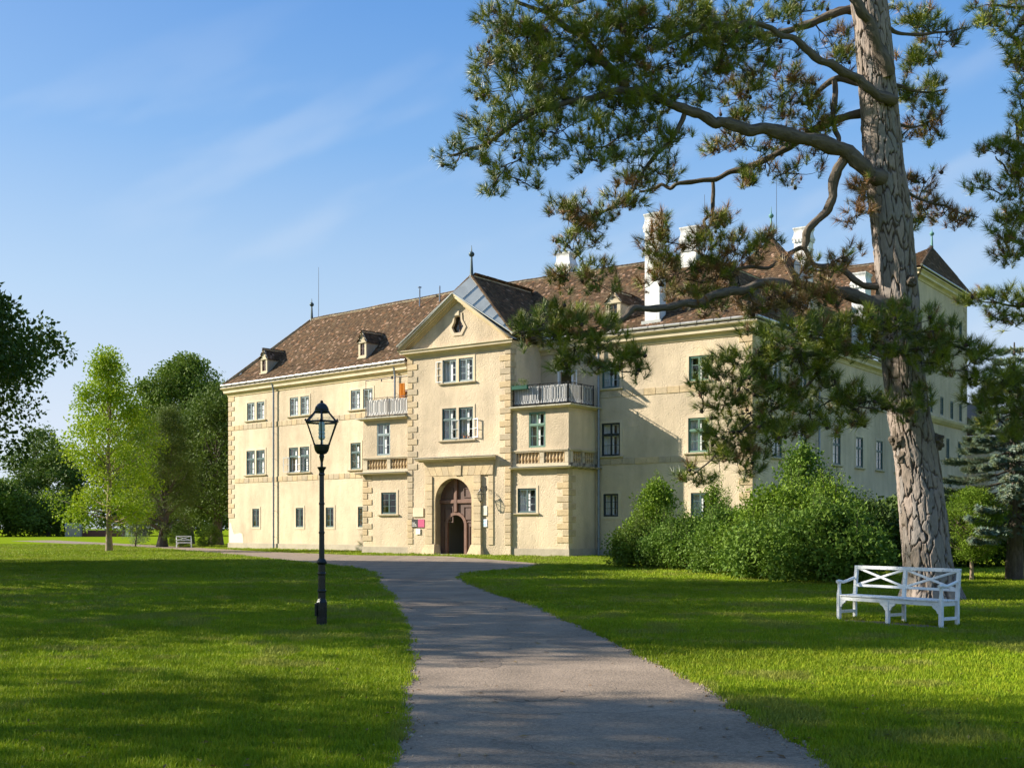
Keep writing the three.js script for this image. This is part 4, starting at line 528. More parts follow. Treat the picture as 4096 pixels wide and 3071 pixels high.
const pineLimbs = [[[-1.14,9.22,0.2,0.2],[-1.45,9.35,0.32,0.187],[-2.22,9.84,0.43,0.174],[-3.04,10.06,0.55,0.161],[-3.85,10.18,0.66,0.148],[-4.57,10.2,0.78,0.135],[-5.15,10.34,0.89,0.122],[-5.84,10.61,1.01,0.108],[-6.89,10.88,1.12,0.095],[-7.58,10.7,1.24,0.082],[-8.3,10.49,1.35,0.069],[-9.15,10.13,1.47,0.056],[-10.0,9.53,1.58,0.043],[-10.6,9.28,1.7,0.03]],[[-6.88,10.93,1.0,0.11],[-7.43,11.58,1.1,0.09],[-7.92,11.97,1.2,0.07],[-8.73,12.49,1.3,0.05],[-9.26,12.62,1.4,0.03]],[[-5.62,10.5,0.9,0.06],[-5.9,9.86,0.9,0.052],[-6.4,9.38,0.9,0.044],[-6.84,8.71,0.9,0.036],[-7.44,8.32,0.9,0.028],[-7.92,8.05,0.9,0.02]],[[-0.99,10.93,-0.3,0.12],[-1.51,10.92,-0.45,0.109],[-2.62,10.51,-0.6,0.098],[-3.18,10.19,-0.75,0.086],[-4.02,9.81,-0.9,0.075],[-4.67,9.65,-1.05,0.064],[-5.53,9.5,-1.2,0.052],[-5.89,9.54,-1.35,0.041],[-6.33,9.49,-1.5,0.03]],[[-4.67,9.63,-1.2,0.05],[-4.67,9.05,-1.18,0.045],[-4.64,8.87,-1.15,0.04],[-4.89,8.63,-1.12,0.035],[-4.7,8.22,-1.1,0.03]],[[-2.02,9.73,0.3,0.12],[-2.22,9.36,0.24,0.114],[-2.24,8.83,0.18,0.108],[-2.42,8.53,0.12,0.102],[-2.79,8.19,0.06,0.096],[-2.86,7.81,0.0,0.09]],[[-0.91,6.92,0.0,0.09],[-1.28,6.96,-0.06,0.085],[-1.5,7.01,-0.13,0.079],[-1.8,7.18,-0.19,0.074],[-2.11,7.44,-0.25,0.068],[-2.55,7.48,-0.32,0.063],[-2.76,7.9,-0.38,0.057],[-3.13,7.72,-0.45,0.052],[-3.44,7.52,-0.51,0.046],[-4.04,7.46,-0.57,0.041],[-4.5,7.31,-0.64,0.035],[-5.05,7.16,-0.7,0.03]],[[-0.87,6.42,0.2,0.17],[-1.34,6.52,0.29,0.162],[-1.76,6.61,0.38,0.153],[-2.49,6.75,0.46,0.145],[-3.11,6.84,0.55,0.136],[-3.6,6.88,0.64,0.128],[-4.01,6.81,0.72,0.119],[-4.56,6.67,0.81,0.111],[-5.06,6.49,0.9,0.103],[-5.55,6.35,0.99,0.094],[-6.17,6.28,1.07,0.086],[-6.7,6.24,1.16,0.077],[-6.9,6.08,1.25,0.069],[-7.15,5.9,1.34,0.06],[-7.59,5.67,1.42,0.052],[-8.27,5.66,1.51,0.043],[-8.95,5.69,1.6,0.035]],[[-0.85,5.48,0.3,0.12],[-0.77,5.43,0.5,0.105],[-1.52,5.5,0.7,0.09],[-2.68,5.37,0.9,0.075],[-3.42,5.21,1.1,0.06],[-4.12,4.9,1.3,0.045],[-4.63,4.46,1.5,0.03]],[[-2.74,5.34,1.1,0.05],[-2.87,4.82,1.13,0.044],[-3.35,4.34,1.17,0.038],[-3.88,4.08,1.2,0.033],[-4.37,3.76,1.23,0.027],[-4.85,3.28,1.27,0.021],[-5.38,2.81,1.3,0.015]],[[-2.54,4.93,1.1,0.035],[-2.45,4.61,1.17,0.028],[-2.05,4.18,1.23,0.022],[-1.7,4.07,1.3,0.015]],[[-0.94,5.36,1.0,0.08],[-0.5,5.61,1.17,0.06],[-0.04,5.42,1.33,0.04],[0.42,5.14,1.5,0.02]],[[-1.1,11.44,0.4,0.16],[-1.32,11.97,0.52,0.145],[-1.64,12.49,0.65,0.13],[-1.96,12.9,0.77,0.115],[-2.65,13.65,0.9,0.1]],[[-0.99,10.9,0.4,0.13],[-1.29,10.96,0.52,0.119],[-1.8,11.2,0.64,0.108],[-2.37,11.49,0.77,0.097],[-2.81,11.66,0.89,0.086],[-3.31,11.99,1.01,0.074],[-3.87,12.16,1.13,0.063],[-4.58,12.21,1.26,0.052],[-5.39,12.06,1.38,0.041],[-6.19,11.64,1.5,0.03]],[[-1.18,13.26,-0.4,0.13],[-1.66,13.27,-0.48,0.115],[-2.37,13.08,-0.57,0.1],[-2.94,12.92,-0.65,0.085],[-3.74,12.79,-0.73,0.07],[-4.75,12.82,-0.82,0.055],[-5.59,13.31,-0.9,0.04]],[[-1.48,11.62,-0.5,0.09],[-1.95,11.78,-0.63,0.073],[-2.37,11.44,-0.77,0.057],[-2.57,11.14,-0.9,0.04]],[[-2.02,11.71,-0.6,0.07],[-2.06,10.61,-0.35,0.06],[-2.05,9.97,-0.1,0.05]],[[-1.02,12.79,-0.2,0.06],[-0.76,12.74,-0.33,0.049],[-0.16,12.67,-0.45,0.037],[0.46,12.81,-0.58,0.026],[1.01,12.97,-0.7,0.015]],[[-0.91,11.51,-0.2,0.05],[-0.4,11.46,-0.37,0.038],[0.1,11.41,-0.53,0.027],[0.56,11.53,-0.7,0.015]],[[-0.79,10.62,-0.2,0.04],[-0.28,10.6,-0.4,0.026],[0.36,10.84,-0.6,0.012]],[[-0.72,9.08,-0.1,0.05],[-0.47,9.07,-0.2,0.041],[0.12,8.84,-0.3,0.031],[0.48,8.77,-0.4,0.021],[1.18,8.6,-0.5,0.012]],[[-1.06,8.89,0.1,0.025],[-1.54,8.86,0.2,0.02],[-1.72,8.59,0.3,0.015],[-1.81,8.29,0.4,0.01]],[[-2.38,13.84,0.5,0.09],[-3.37,13.42,0.58,0.078],[-4.73,13.28,0.66,0.066],[-6.36,13.03,0.74,0.054],[-7.97,12.88,0.82,0.042],[-8.78,12.63,0.9,0.03]]];
const pineClumps = [[-9.41,12.24,1.2,0.58,0.42,0.04],[-8.52,12.45,1.2,0.79,0.47,0.04],[-7.73,12.13,1.2,0.84,0.53,0.04],[-6.94,12.45,1.2,0.79,0.42,0.04],[-6.15,12.13,1.2,0.79,0.47,0.04],[-9.31,11.66,1.2,0.53,0.42,0.04],[-8.62,11.55,1.2,0.63,0.47,0.04],[-7.83,11.4,1.2,0.63,0.42,0.04],[-9.78,11.45,1.2,0.32,0.37,0.04],[-9.31,11.03,1.2,0.58,0.37,0.04],[-9.7,10.79,1.2,0.37,0.18,0.04],[-8.62,10.71,1.2,0.63,0.42,0.04],[-7.99,10.61,1.2,0.53,0.37,0.04],[-8.94,12.08,1.2,0.63,0.42,0.04],[-8.2,11.03,1.2,0.58,0.42,0.04],[-7.36,11.76,1.2,0.63,0.47,0.04],[-9.93,9.71,1.6,0.52,0.28,0.03],[-10.4,9.32,1.6,0.39,0.23,0.03],[-9.52,9.94,1.6,0.57,0.34,0.03],[-8.95,9.68,1.6,0.57,0.41,0.03],[-8.27,9.84,1.6,0.52,0.41,0.03],[-7.6,9.63,1.6,0.47,0.41,0.03],[-9.47,9.09,1.6,0.36,0.23,0.03],[-9.7,8.67,1.6,0.21,0.15,0.03],[-9.0,8.72,1.6,0.23,0.13,0.03],[-7.81,9.22,1.6,0.41,0.26,0.03],[-8.74,9.22,1.6,0.36,0.21,0.03],[-9.21,10.36,1.6,0.52,0.31,0.03],[-7.02,9.86,0.9,0.48,0.43,0.06],[-6.59,10.34,0.9,0.59,0.43,0.06],[-6.91,11.51,0.9,0.64,0.48,0.06],[-6.11,11.41,0.9,0.64,0.43,0.06],[-5.52,11.83,0.9,0.64,0.48,0.06],[-5.31,12.58,0.9,0.75,0.43,0.06],[-5.2,11.14,0.9,0.48,0.37,0.06],[-6.38,10.88,0.9,0.59,0.37,0.06],[-5.9,10.82,0.9,0.48,0.32,0.06],[-7.18,10.5,0.9,0.48,0.37,0.06],[-6.27,9.86,0.9,0.37,0.32,0.06],[-6.59,9.33,0.9,0.43,0.29,0.06],[-6.75,8.85,0.9,0.37,0.27,0.06],[-5.74,9.86,0.9,0.32,0.27,0.06],[-6.14,9.23,0.7,0.38,0.19,0.3],[-7.97,8.53,0.7,0.43,0.24,0.3],[-8.21,8.21,0.7,0.35,0.3,0.3],[-7.32,8.42,0.7,0.48,0.35,0.3],[-7.75,7.99,0.7,0.43,0.32,0.3],[-8.02,7.56,0.7,0.32,0.3,0.3],[-7.75,7.13,0.7,0.4,0.3,0.3],[-7.43,6.81,0.7,0.38,0.27,0.3],[-7.0,8.69,0.7,0.38,0.27,0.3],[-8.13,6.97,0.7,0.27,0.21,0.3],[-4.2,12.51,0.7,0.75,0.43,0.08],[-3.77,11.92,0.7,0.64,0.38,0.08],[-4.47,11.86,0.7,0.54,0.38,0.08],[-3.13,12.72,0.7,0.48,0.32,0.08],[-4.74,12.45,0.7,0.54,0.38,0.08],[-4.31,11.33,0.7,0.48,0.32,0.08],[-4.85,11.54,0.7,0.43,0.32,0.08],[-3.7,11.53,-0.4,0.45,0.34,0.35],[-3.03,11.75,-0.4,0.34,0.28,0.35],[-3.25,11.13,-0.4,0.56,0.34,0.35],[-4.04,10.8,-0.4,0.39,0.22,0.35],[-2.58,10.96,-0.4,0.34,0.28,0.35],[-4.15,10.12,-0.4,0.5,0.25,0.35],[-4.65,10.12,-0.4,0.28,0.14,0.35],[-3.14,10.29,-0.4,0.45,0.22,0.35],[-3.65,9.62,-0.4,0.34,0.25,0.35],[-2.86,9.56,-0.4,0.34,0.22,0.35],[-3.98,9.28,-0.4,0.14,0.14,0.35],[-4.32,11.13,-0.4,0.34,0.34,0.35],[-2.13,12.42,-0.4,0.34,0.34,0.35],[-1.91,12.03,-0.4,0.28,0.34,0.35],[-2.8,11.36,-0.4,0.34,0.28,0.35],[-2.36,10.74,-0.4,0.28,0.34,0.35],[-2.36,9.96,-0.4,0.28,0.22,0.35],[0.05,13.0,-0.7,0.34,0.28,0.12],[0.39,12.55,-0.7,0.4,0.34,0.12],[-0.23,13.28,-0.7,0.4,0.28,0.12],[0.05,11.58,-0.7,0.51,0.26,0.12],[-0.29,12.15,-0.7,0.2,0.34,0.12],[-0.4,11.41,-0.7,0.28,0.23,0.12],[0.33,11.3,-0.7,0.28,0.17,0.12],[0.22,12.21,-0.7,0.34,0.23,0.12],[-0.04,10.75,-0.6,0.4,0.23,0.55],[0.18,10.41,-0.6,0.23,0.23,0.55],[0.47,8.72,-0.6,0.4,0.17,0.55],[0.01,9.45,-0.6,0.28,0.23,0.55],[0.86,8.55,-0.6,0.28,0.17,0.55],[-0.27,8.55,-0.6,0.28,0.23,0.55],[-0.04,8.89,-0.6,0.28,0.17,0.55],[-0.49,10.41,-0.6,0.17,0.23,0.55],[-1.75,8.78,0.4,0.19,0.22,0.85],[-1.83,8.4,0.4,0.16,0.19,0.85],[-1.64,9.05,0.4,0.11,0.16,0.85],[-6.08,7.21,-0.7,0.31,0.23,0.45],[-5.51,7.39,-0.7,0.43,0.31,0.45],[-4.88,7.78,-0.7,0.51,0.31,0.45],[-4.2,7.84,-0.7,0.48,0.31,0.45],[-3.75,7.9,-0.7,0.4,0.26,0.45],[-3.47,8.12,-0.7,0.28,0.14,0.45],[-5.17,6.87,-0.7,0.43,0.2,0.45],[-4.71,6.87,-0.7,0.43,0.23,0.45],[-4.15,7.1,-0.7,0.4,0.26,0.45],[-4.77,7.33,-0.7,0.4,0.28,0.45],[-4.88,8.46,-0.7,0.31,0.2,0.45],[-4.54,8.52,-0.7,0.2,0.2,0.45],[-5.17,8.12,-0.7,0.34,0.23,0.45],[-4.49,7.5,-0.7,0.34,0.23,0.45],[-5.62,6.93,-0.7,0.28,0.23,0.45],[-5.96,8.12,-0.7,0.31,0.28,0.45],[-6.13,7.67,-0.7,0.26,0.23,0.45],[-5.68,7.67,-0.7,0.34,0.23,0.45],[-5.91,8.52,-0.7,0.23,0.2,0.45],[-7.2,12.24,1.2,0.63,0.42,0.04],[-6.52,11.76,1.2,0.63,0.42,0.04],[-5.78,12.4,1.2,0.63,0.37,0.04],[-4.94,11.82,1.2,0.53,0.32,0.04],[-7.47,10.97,1.2,0.53,0.37,0.04],[-8.89,11.13,1.2,0.53,0.37,0.04],[-8.31,11.92,1.2,0.58,0.37,0.04],[-4.14,6.34,0.9,0.35,0.19,0.55],[-3.66,6.4,0.9,0.37,0.24,0.55],[-5.04,6.24,0.9,0.24,0.19,0.55],[-3.18,6.34,0.9,0.43,0.24,0.55],[-3.13,7.2,0.9,0.27,0.21,0.55],[-2.65,7.06,0.9,0.32,0.19,0.55],[-2.11,7.46,0.9,0.27,0.19,0.55],[-2.91,6.61,0.9,0.32,0.16,0.55],[-3.45,6.56,0.9,0.32,0.21,0.55],[-2.49,6.5,0.9,0.27,0.16,0.55],[-4.63,5.03,1.5,0.39,0.29,0.05],[-4.21,5.29,1.5,0.47,0.39,0.05],[-3.74,5.5,1.5,0.57,0.42,0.05],[-3.07,5.61,1.5,0.6,0.39,0.05],[-2.39,5.61,1.5,0.6,0.39,0.05],[-1.77,5.71,1.5,0.52,0.31,0.05],[-1.14,5.81,1.5,0.52,0.31,0.05],[-0.62,5.76,1.5,0.44,0.34,0.05],[-0.21,5.4,1.5,0.49,0.39,0.05],[0.32,5.29,1.5,0.36,0.34,0.05],[-0.99,5.35,1.5,0.57,0.29,0.05],[-1.77,5.35,1.5,0.52,0.23,0.05],[-2.55,5.24,1.5,0.49,0.29,0.05],[-3.33,5.09,1.5,0.49,0.34,0.05],[-3.95,4.93,1.5,0.44,0.34,0.05],[-4.89,4.72,1.5,0.39,0.29,0.05],[-5.15,4.93,1.5,0.26,0.21,0.05],[0.16,4.88,1.5,0.36,0.29,0.05],[-0.41,5.09,1.5,0.42,0.29,0.05],[-2.08,5.87,1.5,0.36,0.21,0.05],[-1.45,5.97,1.5,0.36,0.21,0.05],[-4.38,4.48,1.3,0.45,0.34,0.08],[-4.9,4.17,1.3,0.37,0.26,0.08],[-4.33,4.01,1.3,0.5,0.29,0.08],[-4.59,3.65,1.3,0.5,0.24,0.08],[-3.91,4.33,1.3,0.45,0.29,0.08],[-5.06,3.54,1.3,0.29,0.21,0.08],[-4.9,3.04,1.3,0.31,0.26,0.08],[-4.38,2.81,1.3,0.24,0.18,0.08],[-5.53,2.68,1.3,0.31,0.2,0.08],[-3.8,3.8,1.3,0.34,0.29,0.08],[-4.01,3.38,1.3,0.37,0.26,0.08],[-4.27,3.12,1.3,0.31,0.24,0.08],[-3.7,4.48,1.3,0.31,0.26,0.08],[-5.38,4.48,1.3,0.21,0.18,0.08],[-4.69,3.28,1.3,0.26,0.18,0.08],[-2.88,4.81,1.2,0.29,0.2,0.1],[-3.41,4.34,1.2,0.29,0.2,0.1],[-2.73,4.18,1.2,0.34,0.24,0.1],[-2.2,4.44,1.2,0.34,0.21,0.1],[-2.04,4.02,1.2,0.29,0.2,0.1],[-1.78,4.29,1.2,0.24,0.2,0.1],[-1.41,4.18,1.2,0.21,0.15,0.1],[-2.99,3.86,1.2,0.29,0.2,0.1],[-3.62,3.76,1.2,0.24,0.24,0.1],[-2.3,3.76,1.2,0.24,0.2,0.1],[-0.88,4.02,1.2,0.26,0.18,0.1],[-2.52,4.6,1.2,0.24,0.16,0.1],[-3.2,3.6,1.2,0.26,0.21,0.1],[-0.62,4.39,1.2,0.21,0.18,0.1],[-9.15,5.64,1.6,0.23,0.23,0.06],[-8.79,5.8,1.6,0.44,0.28,0.06],[-8.27,5.9,1.6,0.49,0.31,0.06],[-7.76,5.69,1.6,0.49,0.34,0.06],[-8.53,5.43,1.6,0.44,0.25,0.06],[-8.01,5.28,1.6,0.49,0.28,0.06],[-7.39,5.33,1.6,0.41,0.28,0.06],[-7.08,5.07,1.6,0.28,0.2,0.06],[-8.22,5.02,1.6,0.28,0.2,0.06],[-7.5,4.92,1.6,0.34,0.2,0.06],[-6.67,4.86,1.6,0.23,0.15,0.06],[-7.81,6.0,1.6,0.31,0.18,0.06],[-6.67,5.18,1.6,0.18,0.16,0.06]];
const pine2Limbs = [[[0.06,13.62,0.0,0.1],[-1.47,13.29,0.23,0.073],[-2.54,12.76,0.47,0.047],[-3.49,12.68,0.7,0.02]],[[0.06,11.71,0.0,0.08],[-1.47,11.57,0.23,0.06],[-2.49,11.63,0.47,0.04],[-2.96,11.91,0.7,0.02]],[[0.06,9.81,0.0,0.08],[-1.44,10.29,0.18,0.064],[-2.6,10.34,0.35,0.048],[-2.89,9.11,0.52,0.031],[-3.33,9.48,0.7,0.015]],[[0.06,8.18,0.0,0.07],[-1.47,8.55,0.23,0.052],[-2.65,8.33,0.47,0.033],[-3.17,7.73,0.7,0.015]],[[0.06,6.0,0.0,0.08],[-1.47,6.61,0.23,0.057],[-2.65,6.35,0.47,0.035],[-3.81,6.45,0.7,0.012]],[[0.06,4.37,0.0,0.1],[-1.5,4.56,0.3,0.073],[-2.71,4.31,0.6,0.047],[-3.62,4.48,0.9,0.02]]];
const pine2Clumps = [[-3.49,12.68,0.7,0.53,0.19,0.12],[-2.96,12.44,0.7,0.32,0.32,0.12],[-3.49,12.28,0.7,0.19,0.15,0.12],[-2.96,11.96,0.7,0.26,0.26,0.12],[-2.88,11.54,0.7,0.19,0.24,0.12],[-2.83,10.64,0.7,0.16,0.26,0.12],[-2.93,9.8,0.7,0.29,0.26,0.12],[-3.36,9.58,0.7,0.29,0.19,0.12],[-2.88,9.16,0.7,0.26,0.34,0.12],[-2.99,8.79,0.7,0.29,0.29,0.12],[-3.65,8.84,0.7,0.19,0.13,0.12],[-2.88,8.26,0.7,0.26,0.26,0.12],[-3.2,8.0,0.7,0.24,0.2,0.12],[-2.93,7.68,0.7,0.24,0.2,0.12],[-3.01,7.34,0.7,0.32,0.15,0.12],[-3.78,6.46,0.7,0.24,0.13,0.12],[-3.36,6.41,0.7,0.34,0.24,0.12],[-2.93,6.36,0.7,0.29,0.2,0.12],[-3.09,6.02,0.7,0.29,0.15,0.12],[-2.75,10.11,0.7,0.32,0.42,0.12],[-2.7,8.74,0.7,0.26,0.48,0.12],[-2.64,11.17,0.7,0.26,0.37,0.12],[-2.59,7.47,0.7,0.26,0.32,0.12],[-2.48,6.25,0.7,0.32,0.26,0.12],[-2.48,12.23,0.7,0.37,0.42,0.12],[-2.54,9.48,0.7,0.32,0.37,0.12],[-3.36,4.64,0.9,0.47,0.31,0.05],[-3.62,4.28,0.9,0.37,0.37,0.05],[-3.1,4.28,0.9,0.39,0.42,0.05],[-3.36,3.86,0.9,0.42,0.26,0.05],[-2.99,3.54,0.9,0.26,0.37,0.05],[-3.73,4.69,0.9,0.26,0.21,0.05],[-2.78,4.8,0.9,0.31,0.31,0.05],[-2.68,4.01,0.9,0.31,0.42,0.05]];

// ---------- street lamp in the lawn ----------
M.lampGlass = phys({ color: lin(.95, .97, .95), transmission: 1, thickness: 0, roughness: .08, ior: 1.5 }); M.bulb = std({ color: lin(.55, .66, .68), roughness: .3 });
{
  const L = thing('lamp_post', 'tall black cast-iron lamp post with glazed lantern standing in the lawn', 'street lamp', [-3.09, 0, -19.0], .12);
  mesh('base', new GB().lathe([[.098, -.05], [.098, .03], [.09, .04], [.09, .39], [.075, .42], [.062, .45]], 0, 0, 8, 0, .39, true), M.iron, L); mesh('base_hatch', new GB().box(-.112, -.08, .17, .37, -.03, .06), M.iron, L);
  mesh('shaft', new GB().lathe([[.061, .45], [.061, .55], [.073, .565], [.073, .58], [.061, .6], [.059, .83], [.072, .845], [.072, .86], [.058, .88], [.058, 1.0], [.08, 1.02], [.086, 1.04], [.08, 1.06], [.06, 1.085], [.045, 1.1], [.042, 1.5], [.05, 1.51], [.05, 1.53], [.041, 1.54], [.04, 1.97], [.048, 1.98], [.048, 2.0], [.039, 2.01], [.038, 2.44], [.05, 2.455], [.05, 2.475], [.04, 2.49], [.046, 2.53], [.07, 2.565], [.072, 2.585], [.0, 2.59]], 0, 0, 16), M.iron, L);
  mesh('neck', new GB().lathe([[.022, 2.585], [.02, 2.66], [.03, 2.7], [.042, 2.76], [.036, 2.78], [.028, 2.79]], 0, 0, 10), M.iron, L);
  mesh('bowl', new GB().lathe([[.03, 2.785], [.075, 2.8], [.11, 2.845], [.125, 2.905], [.128, 2.93], [0, 2.935]], 0, 0, 16), M.iron, L);
  const hex = (r, y, k, t = 0) => V(r * Math.cos((k + .5) / 6 * Math.PI * 2 + t), y, r * Math.sin((k + .5) / 6 * Math.PI * 2 + t)); const cage = new GB();
  for (let k = 0; k < 6; k++) { cage.bar(hex(.128, 2.93, k), hex(.275, 3.31, k), .011, 5); cage.bar(hex(.128, 2.935, k), hex(.128, 2.935, k + 1), .012, 5); cage.bar(hex(.278, 3.31, k), hex(.278, 3.31, k + 1), .017, 5); cage.bar(hex(.278, 3.315, k), hex(.125, 3.475, k), .013, 5); cage.bar(hex(.125, 3.475, k), hex(.125, 3.475, k + 1), .016, 5); for (const [r, y] of [[.292, 3.325], [.14, 2.95]]) { const q = hex(r, y, k); cage.lathe([[.001, 0], [.018, .012], [.012, .03], [.001, .045]], q.x, q.z, 6, q.y - .01); } } mesh('lantern_frame', cage, M.iron, L);
  for (let k = 0; k < 6; k++) { mesh('lantern_pane', new GB().quad(hex(.125, 2.945, k), hex(.125, 2.945, k + 1), hex(.27, 3.3, k + 1), hex(.27, 3.3, k)), M.lampGlass, L); mesh('roof_pane', new GB().quad(hex(.268, 3.325, k), hex(.268, 3.325, k + 1), hex(.125, 3.47, k + 1), hex(.125, 3.47, k)), M.lampGlass, L); }
  mesh('cap', new GB().lathe([[.13, 3.47], [.132, 3.485], [.112, 3.5], [.115, 3.515], [.1, 3.56], [.07, 3.6], [.035, 3.622], [.022, 3.63], [.026, 3.645], [.018, 3.66], [0, 3.668]], 0, 0, 16), M.iron, L);
  mesh('lamp_bulb', new GB().lathe([[.02, 2.94], [.02, 3.02], [.05, 3.04], [.055, 3.07], [.045, 3.1], [.055, 3.13], [.045, 3.16], [.055, 3.19], [.048, 3.22], [.052, 3.27], [.03, 3.33], [0, 3.335]], 0, 0, 12), M.bulb, L);
}
// ---------- white benches ----------
function makeBench(len, bays) {
  const g = new THREE.Group(), W = M.benchWhite, h = len / 2, d = .47, n = bays; const leg = .062;
  for (let i = 0; i <= n; i++) { const x = lerp(-h + leg / 2, h - leg / 2, i / n), s = leg / 2;
    mesh('leg', new GB().cbox(x - s, x + s, 0, i % n === 0 ? .46 : .4, d / 2 - leg, d / 2, .005), W, g);
    const b = new GB(); b.cbox(x - s, x + s, 0, .44, -d / 2, -d / 2 + leg * .8, .005); mesh('leg', b, W, g);
    const pst = mesh('back_post', new GB().cbox(x - s, x + s, -.02, .48, -.025, .022, .004), W, g); pst.position.set(0, .44, -d / 2 + .025); pst.rotation.x = -.1;
    mesh('stretcher', new GB().cbox(x - .018, x + .018, .12, .17, -d / 2 + .04, d / 2 - .05, .004), W, g);
    for (const sx of [-1, 1]) { if ((i === 0 && sx < 0) || (i === n && sx > 0)) continue; const br = new GB(); br.shape(sx > 0 ? [[x + s, .35], [x + s, .22], [x + s + .03, .235], [x + s + .055, .28], [x + s + .11, .315], [x + s + .13, .35]] : [[x - s, .35], [x - s - .13, .35], [x - s - .11, .315], [x - s - .055, .28], [x - s - .03, .235], [x - s, .22]], [], d / 2 - .045, d / 2 - .015); mesh('bracket', br, W, g); }
    if (i % n === 0) { const a = new GB(); const sx = i ? 1 : -1; mesh('arm_support', new GB().lathe([[.038, .45], [.034, .5], [.026, .56], [.03, .62], [.034, .645]], x, d / 2 - .035, 4, 0, Math.PI / 4, true), W, g); a.tube([V(x, .665, d / 2 + .02), V(x, .672, d / 2 - .03), V(x, .655, d / 2 - .14), V(x, .675, 0), V(x, .72, -d / 2 + .05)], [.03, .032, .026, .026, .03], 8); mesh('armrest', a, W, g); } }
  mesh('apron', new GB().cbox(-h + leg, h - leg, .345, .415, d / 2 - .045, d / 2 - .012, .004), W, g); mesh('apron', new GB().cbox(-h + leg, h - leg, .345, .415, -d / 2 + .01, -d / 2 + .04, .004), W, g);
  for (const sx of [-1, 1]) mesh('side_rail', new GB().cbox(sx * (h - .05) - .015, sx * (h - .05) + .015, .345, .415, -d / 2 + .05, d / 2 - .06, .004), W, g);
  for (let i = 0; i < 5; i++) { const z = lerp(d / 2 - .03, -d / 2 + .07, i / 4); mesh('seat_slat', new GB().cbox(-h + .01 + (i === 0 ? .06 : 0), h - .01 - (i === 0 ? .06 : 0), .418, .441, z - .038, z + .038, .004), W, g); }
  const bz = new THREE.Group(); const back = (y0, y1, z0 = -.02, z1 = .018) => { const m = mesh('back_rail', new GB().cbox(-h, h, y0, y1, z0, z1, .004), W, g); m.position.set(0, .44, -d / 2 + .025); m.rotation.x = -.1; }; back(.44, .50, -.026, .024); back(.13, .175);
  for (let i = 0; i < n; i++) { const xa = lerp(-h + leg, h - leg, i / n) + .02, xb = lerp(-h + leg, h - leg, (i + 1) / n) - .02; for (const [p, q] of [[.17, .45], [.45, .17]]) { const b = new GB(), dx = xb - xa, dy = q - p, L = Math.hypot(dx, dy); b.cbox(-L / 2, L / 2, -.019, .019, p < q ? -.014 : -.012, p < q ? .013 : .011, .003); const m = mesh('cross_brace', b, W, g); const hold = new THREE.Matrix4().makeTranslation(0, .44, -d / 2 + .025).multiply(new THREE.Matrix4().makeRotationX(-.1)).multiply(new THREE.Matrix4().makeTranslation((xa + xb) / 2, (p + q) / 2, 0)).multiply(new THREE.Matrix4().makeRotationZ(Math.atan2(dy, dx))); m.applyMatrix4(hold); } }
  return g;
}
T.paint = tex(256, (u, v) => { const a = fbm(u * 4, v * 14, 16, 4, 321), c = fbm(u * 30, v * 30, 30, 3, 322); const k = .98 - .10 * sstep(.5, .75, a) - .25 * sstep(.70, .78, c); return [toS(.80 * k), toS(.80 * k), toS(.79 * k)]; }, true, 1.1);
M.benchWhite = std({ map: T.paint, roughness: .5 });
{ const b = makeBench(2.12, 2); b.position.set(6.42, 0, -19.57); b.rotation.y = -Math.atan2(1.75, 1.17); b.position.y = .0; top(b, 'garden_bench', 'white wooden garden bench with crossed back under the big pine', 'bench', undefined);
  const s = makeBench(1.2, 1); s.position.set(-26.3, 0, -93.8); s.rotation.y = .35; top(s, 'garden_bench', 'small white bench with crossed back beside the two clipped shrubs', 'bench'); const s2 = makeBench(1.4, 1); s2.position.set(-67.5, 0, -206); s2.rotation.y = 1.4; top(s2, 'garden_bench', 'tiny far white bench near the brown wall at left', 'bench'); }

// ---------- things on the facade ----------
const onHouse = (F, x, y, z) => V(x, y, z).applyMatrix4(F.m).applyAxisAngle(V(0, 1, 0), house.rotation.y).add(house.position);
const faceTurn = (F) => house.rotation.y + Math.atan2(F.m.elements[8], F.m.elements[0]);
function canvasTex(w, h, draw) { const c = document.createElement('canvas'); c.width = w; c.height = h; const x = c.getContext('2d'); draw(x, w, h); const t = new THREE.CanvasTexture(c); t.colorSpace = THREE.SRGBColorSpace; return t; }
function plaque(name, label, x0, x1, y0, y1, F, tx, edge) { const g = thing(name, label, 'sign', onHouse(F, (x0 + x1) / 2, y0, .05).toArray(), faceTurn(F)); const w = x1 - x0, h = y1 - y0; mesh('panel', new GB().cbox(-w / 2, w / 2, 0, h, -.02, .015, .004), edge, g); const p = mesh('print', new THREE.PlaneGeometry(w - .012, h - .012), std({ map: tx, roughness: .5 }), g); p.position.set(0, h / 2, .019); }
const lines = (bg, fg, rows, seed) => canvasTex(256, 320, (x, w, h) => { x.fillStyle = bg; x.fillRect(0, 0, w, h); x.fillStyle = fg; const r = rng(seed); for (const [y, t, a, b] of rows) for (let q = a * w; q < b * w;) { const l = 5 + r() * 18; x.fillRect(q, y * h, Math.min(l, b * w - q), t * h); q += l + 5; } });
plaque('name_sign', 'black and pink name sign reading FILM ARCHIV AUSTRIA', -3.46, -2.46, 1.62, 2.1, FP, canvasTex(512, 256, (x, w, h) => { x.fillStyle = '#15110f'; x.fillRect(0, 0, w / 2, h); x.fillStyle = '#b8476f'; x.fillRect(w / 2, 0, w / 2, h); x.fillStyle = '#f2efe8'; x.font = 'bold 44px sans-serif'; ['FILM', 'ARCHIV', 'AUSTRIA'].forEach((s, i) => x.fillText(s, 22, 128 + i * 50)); }), M.iron);
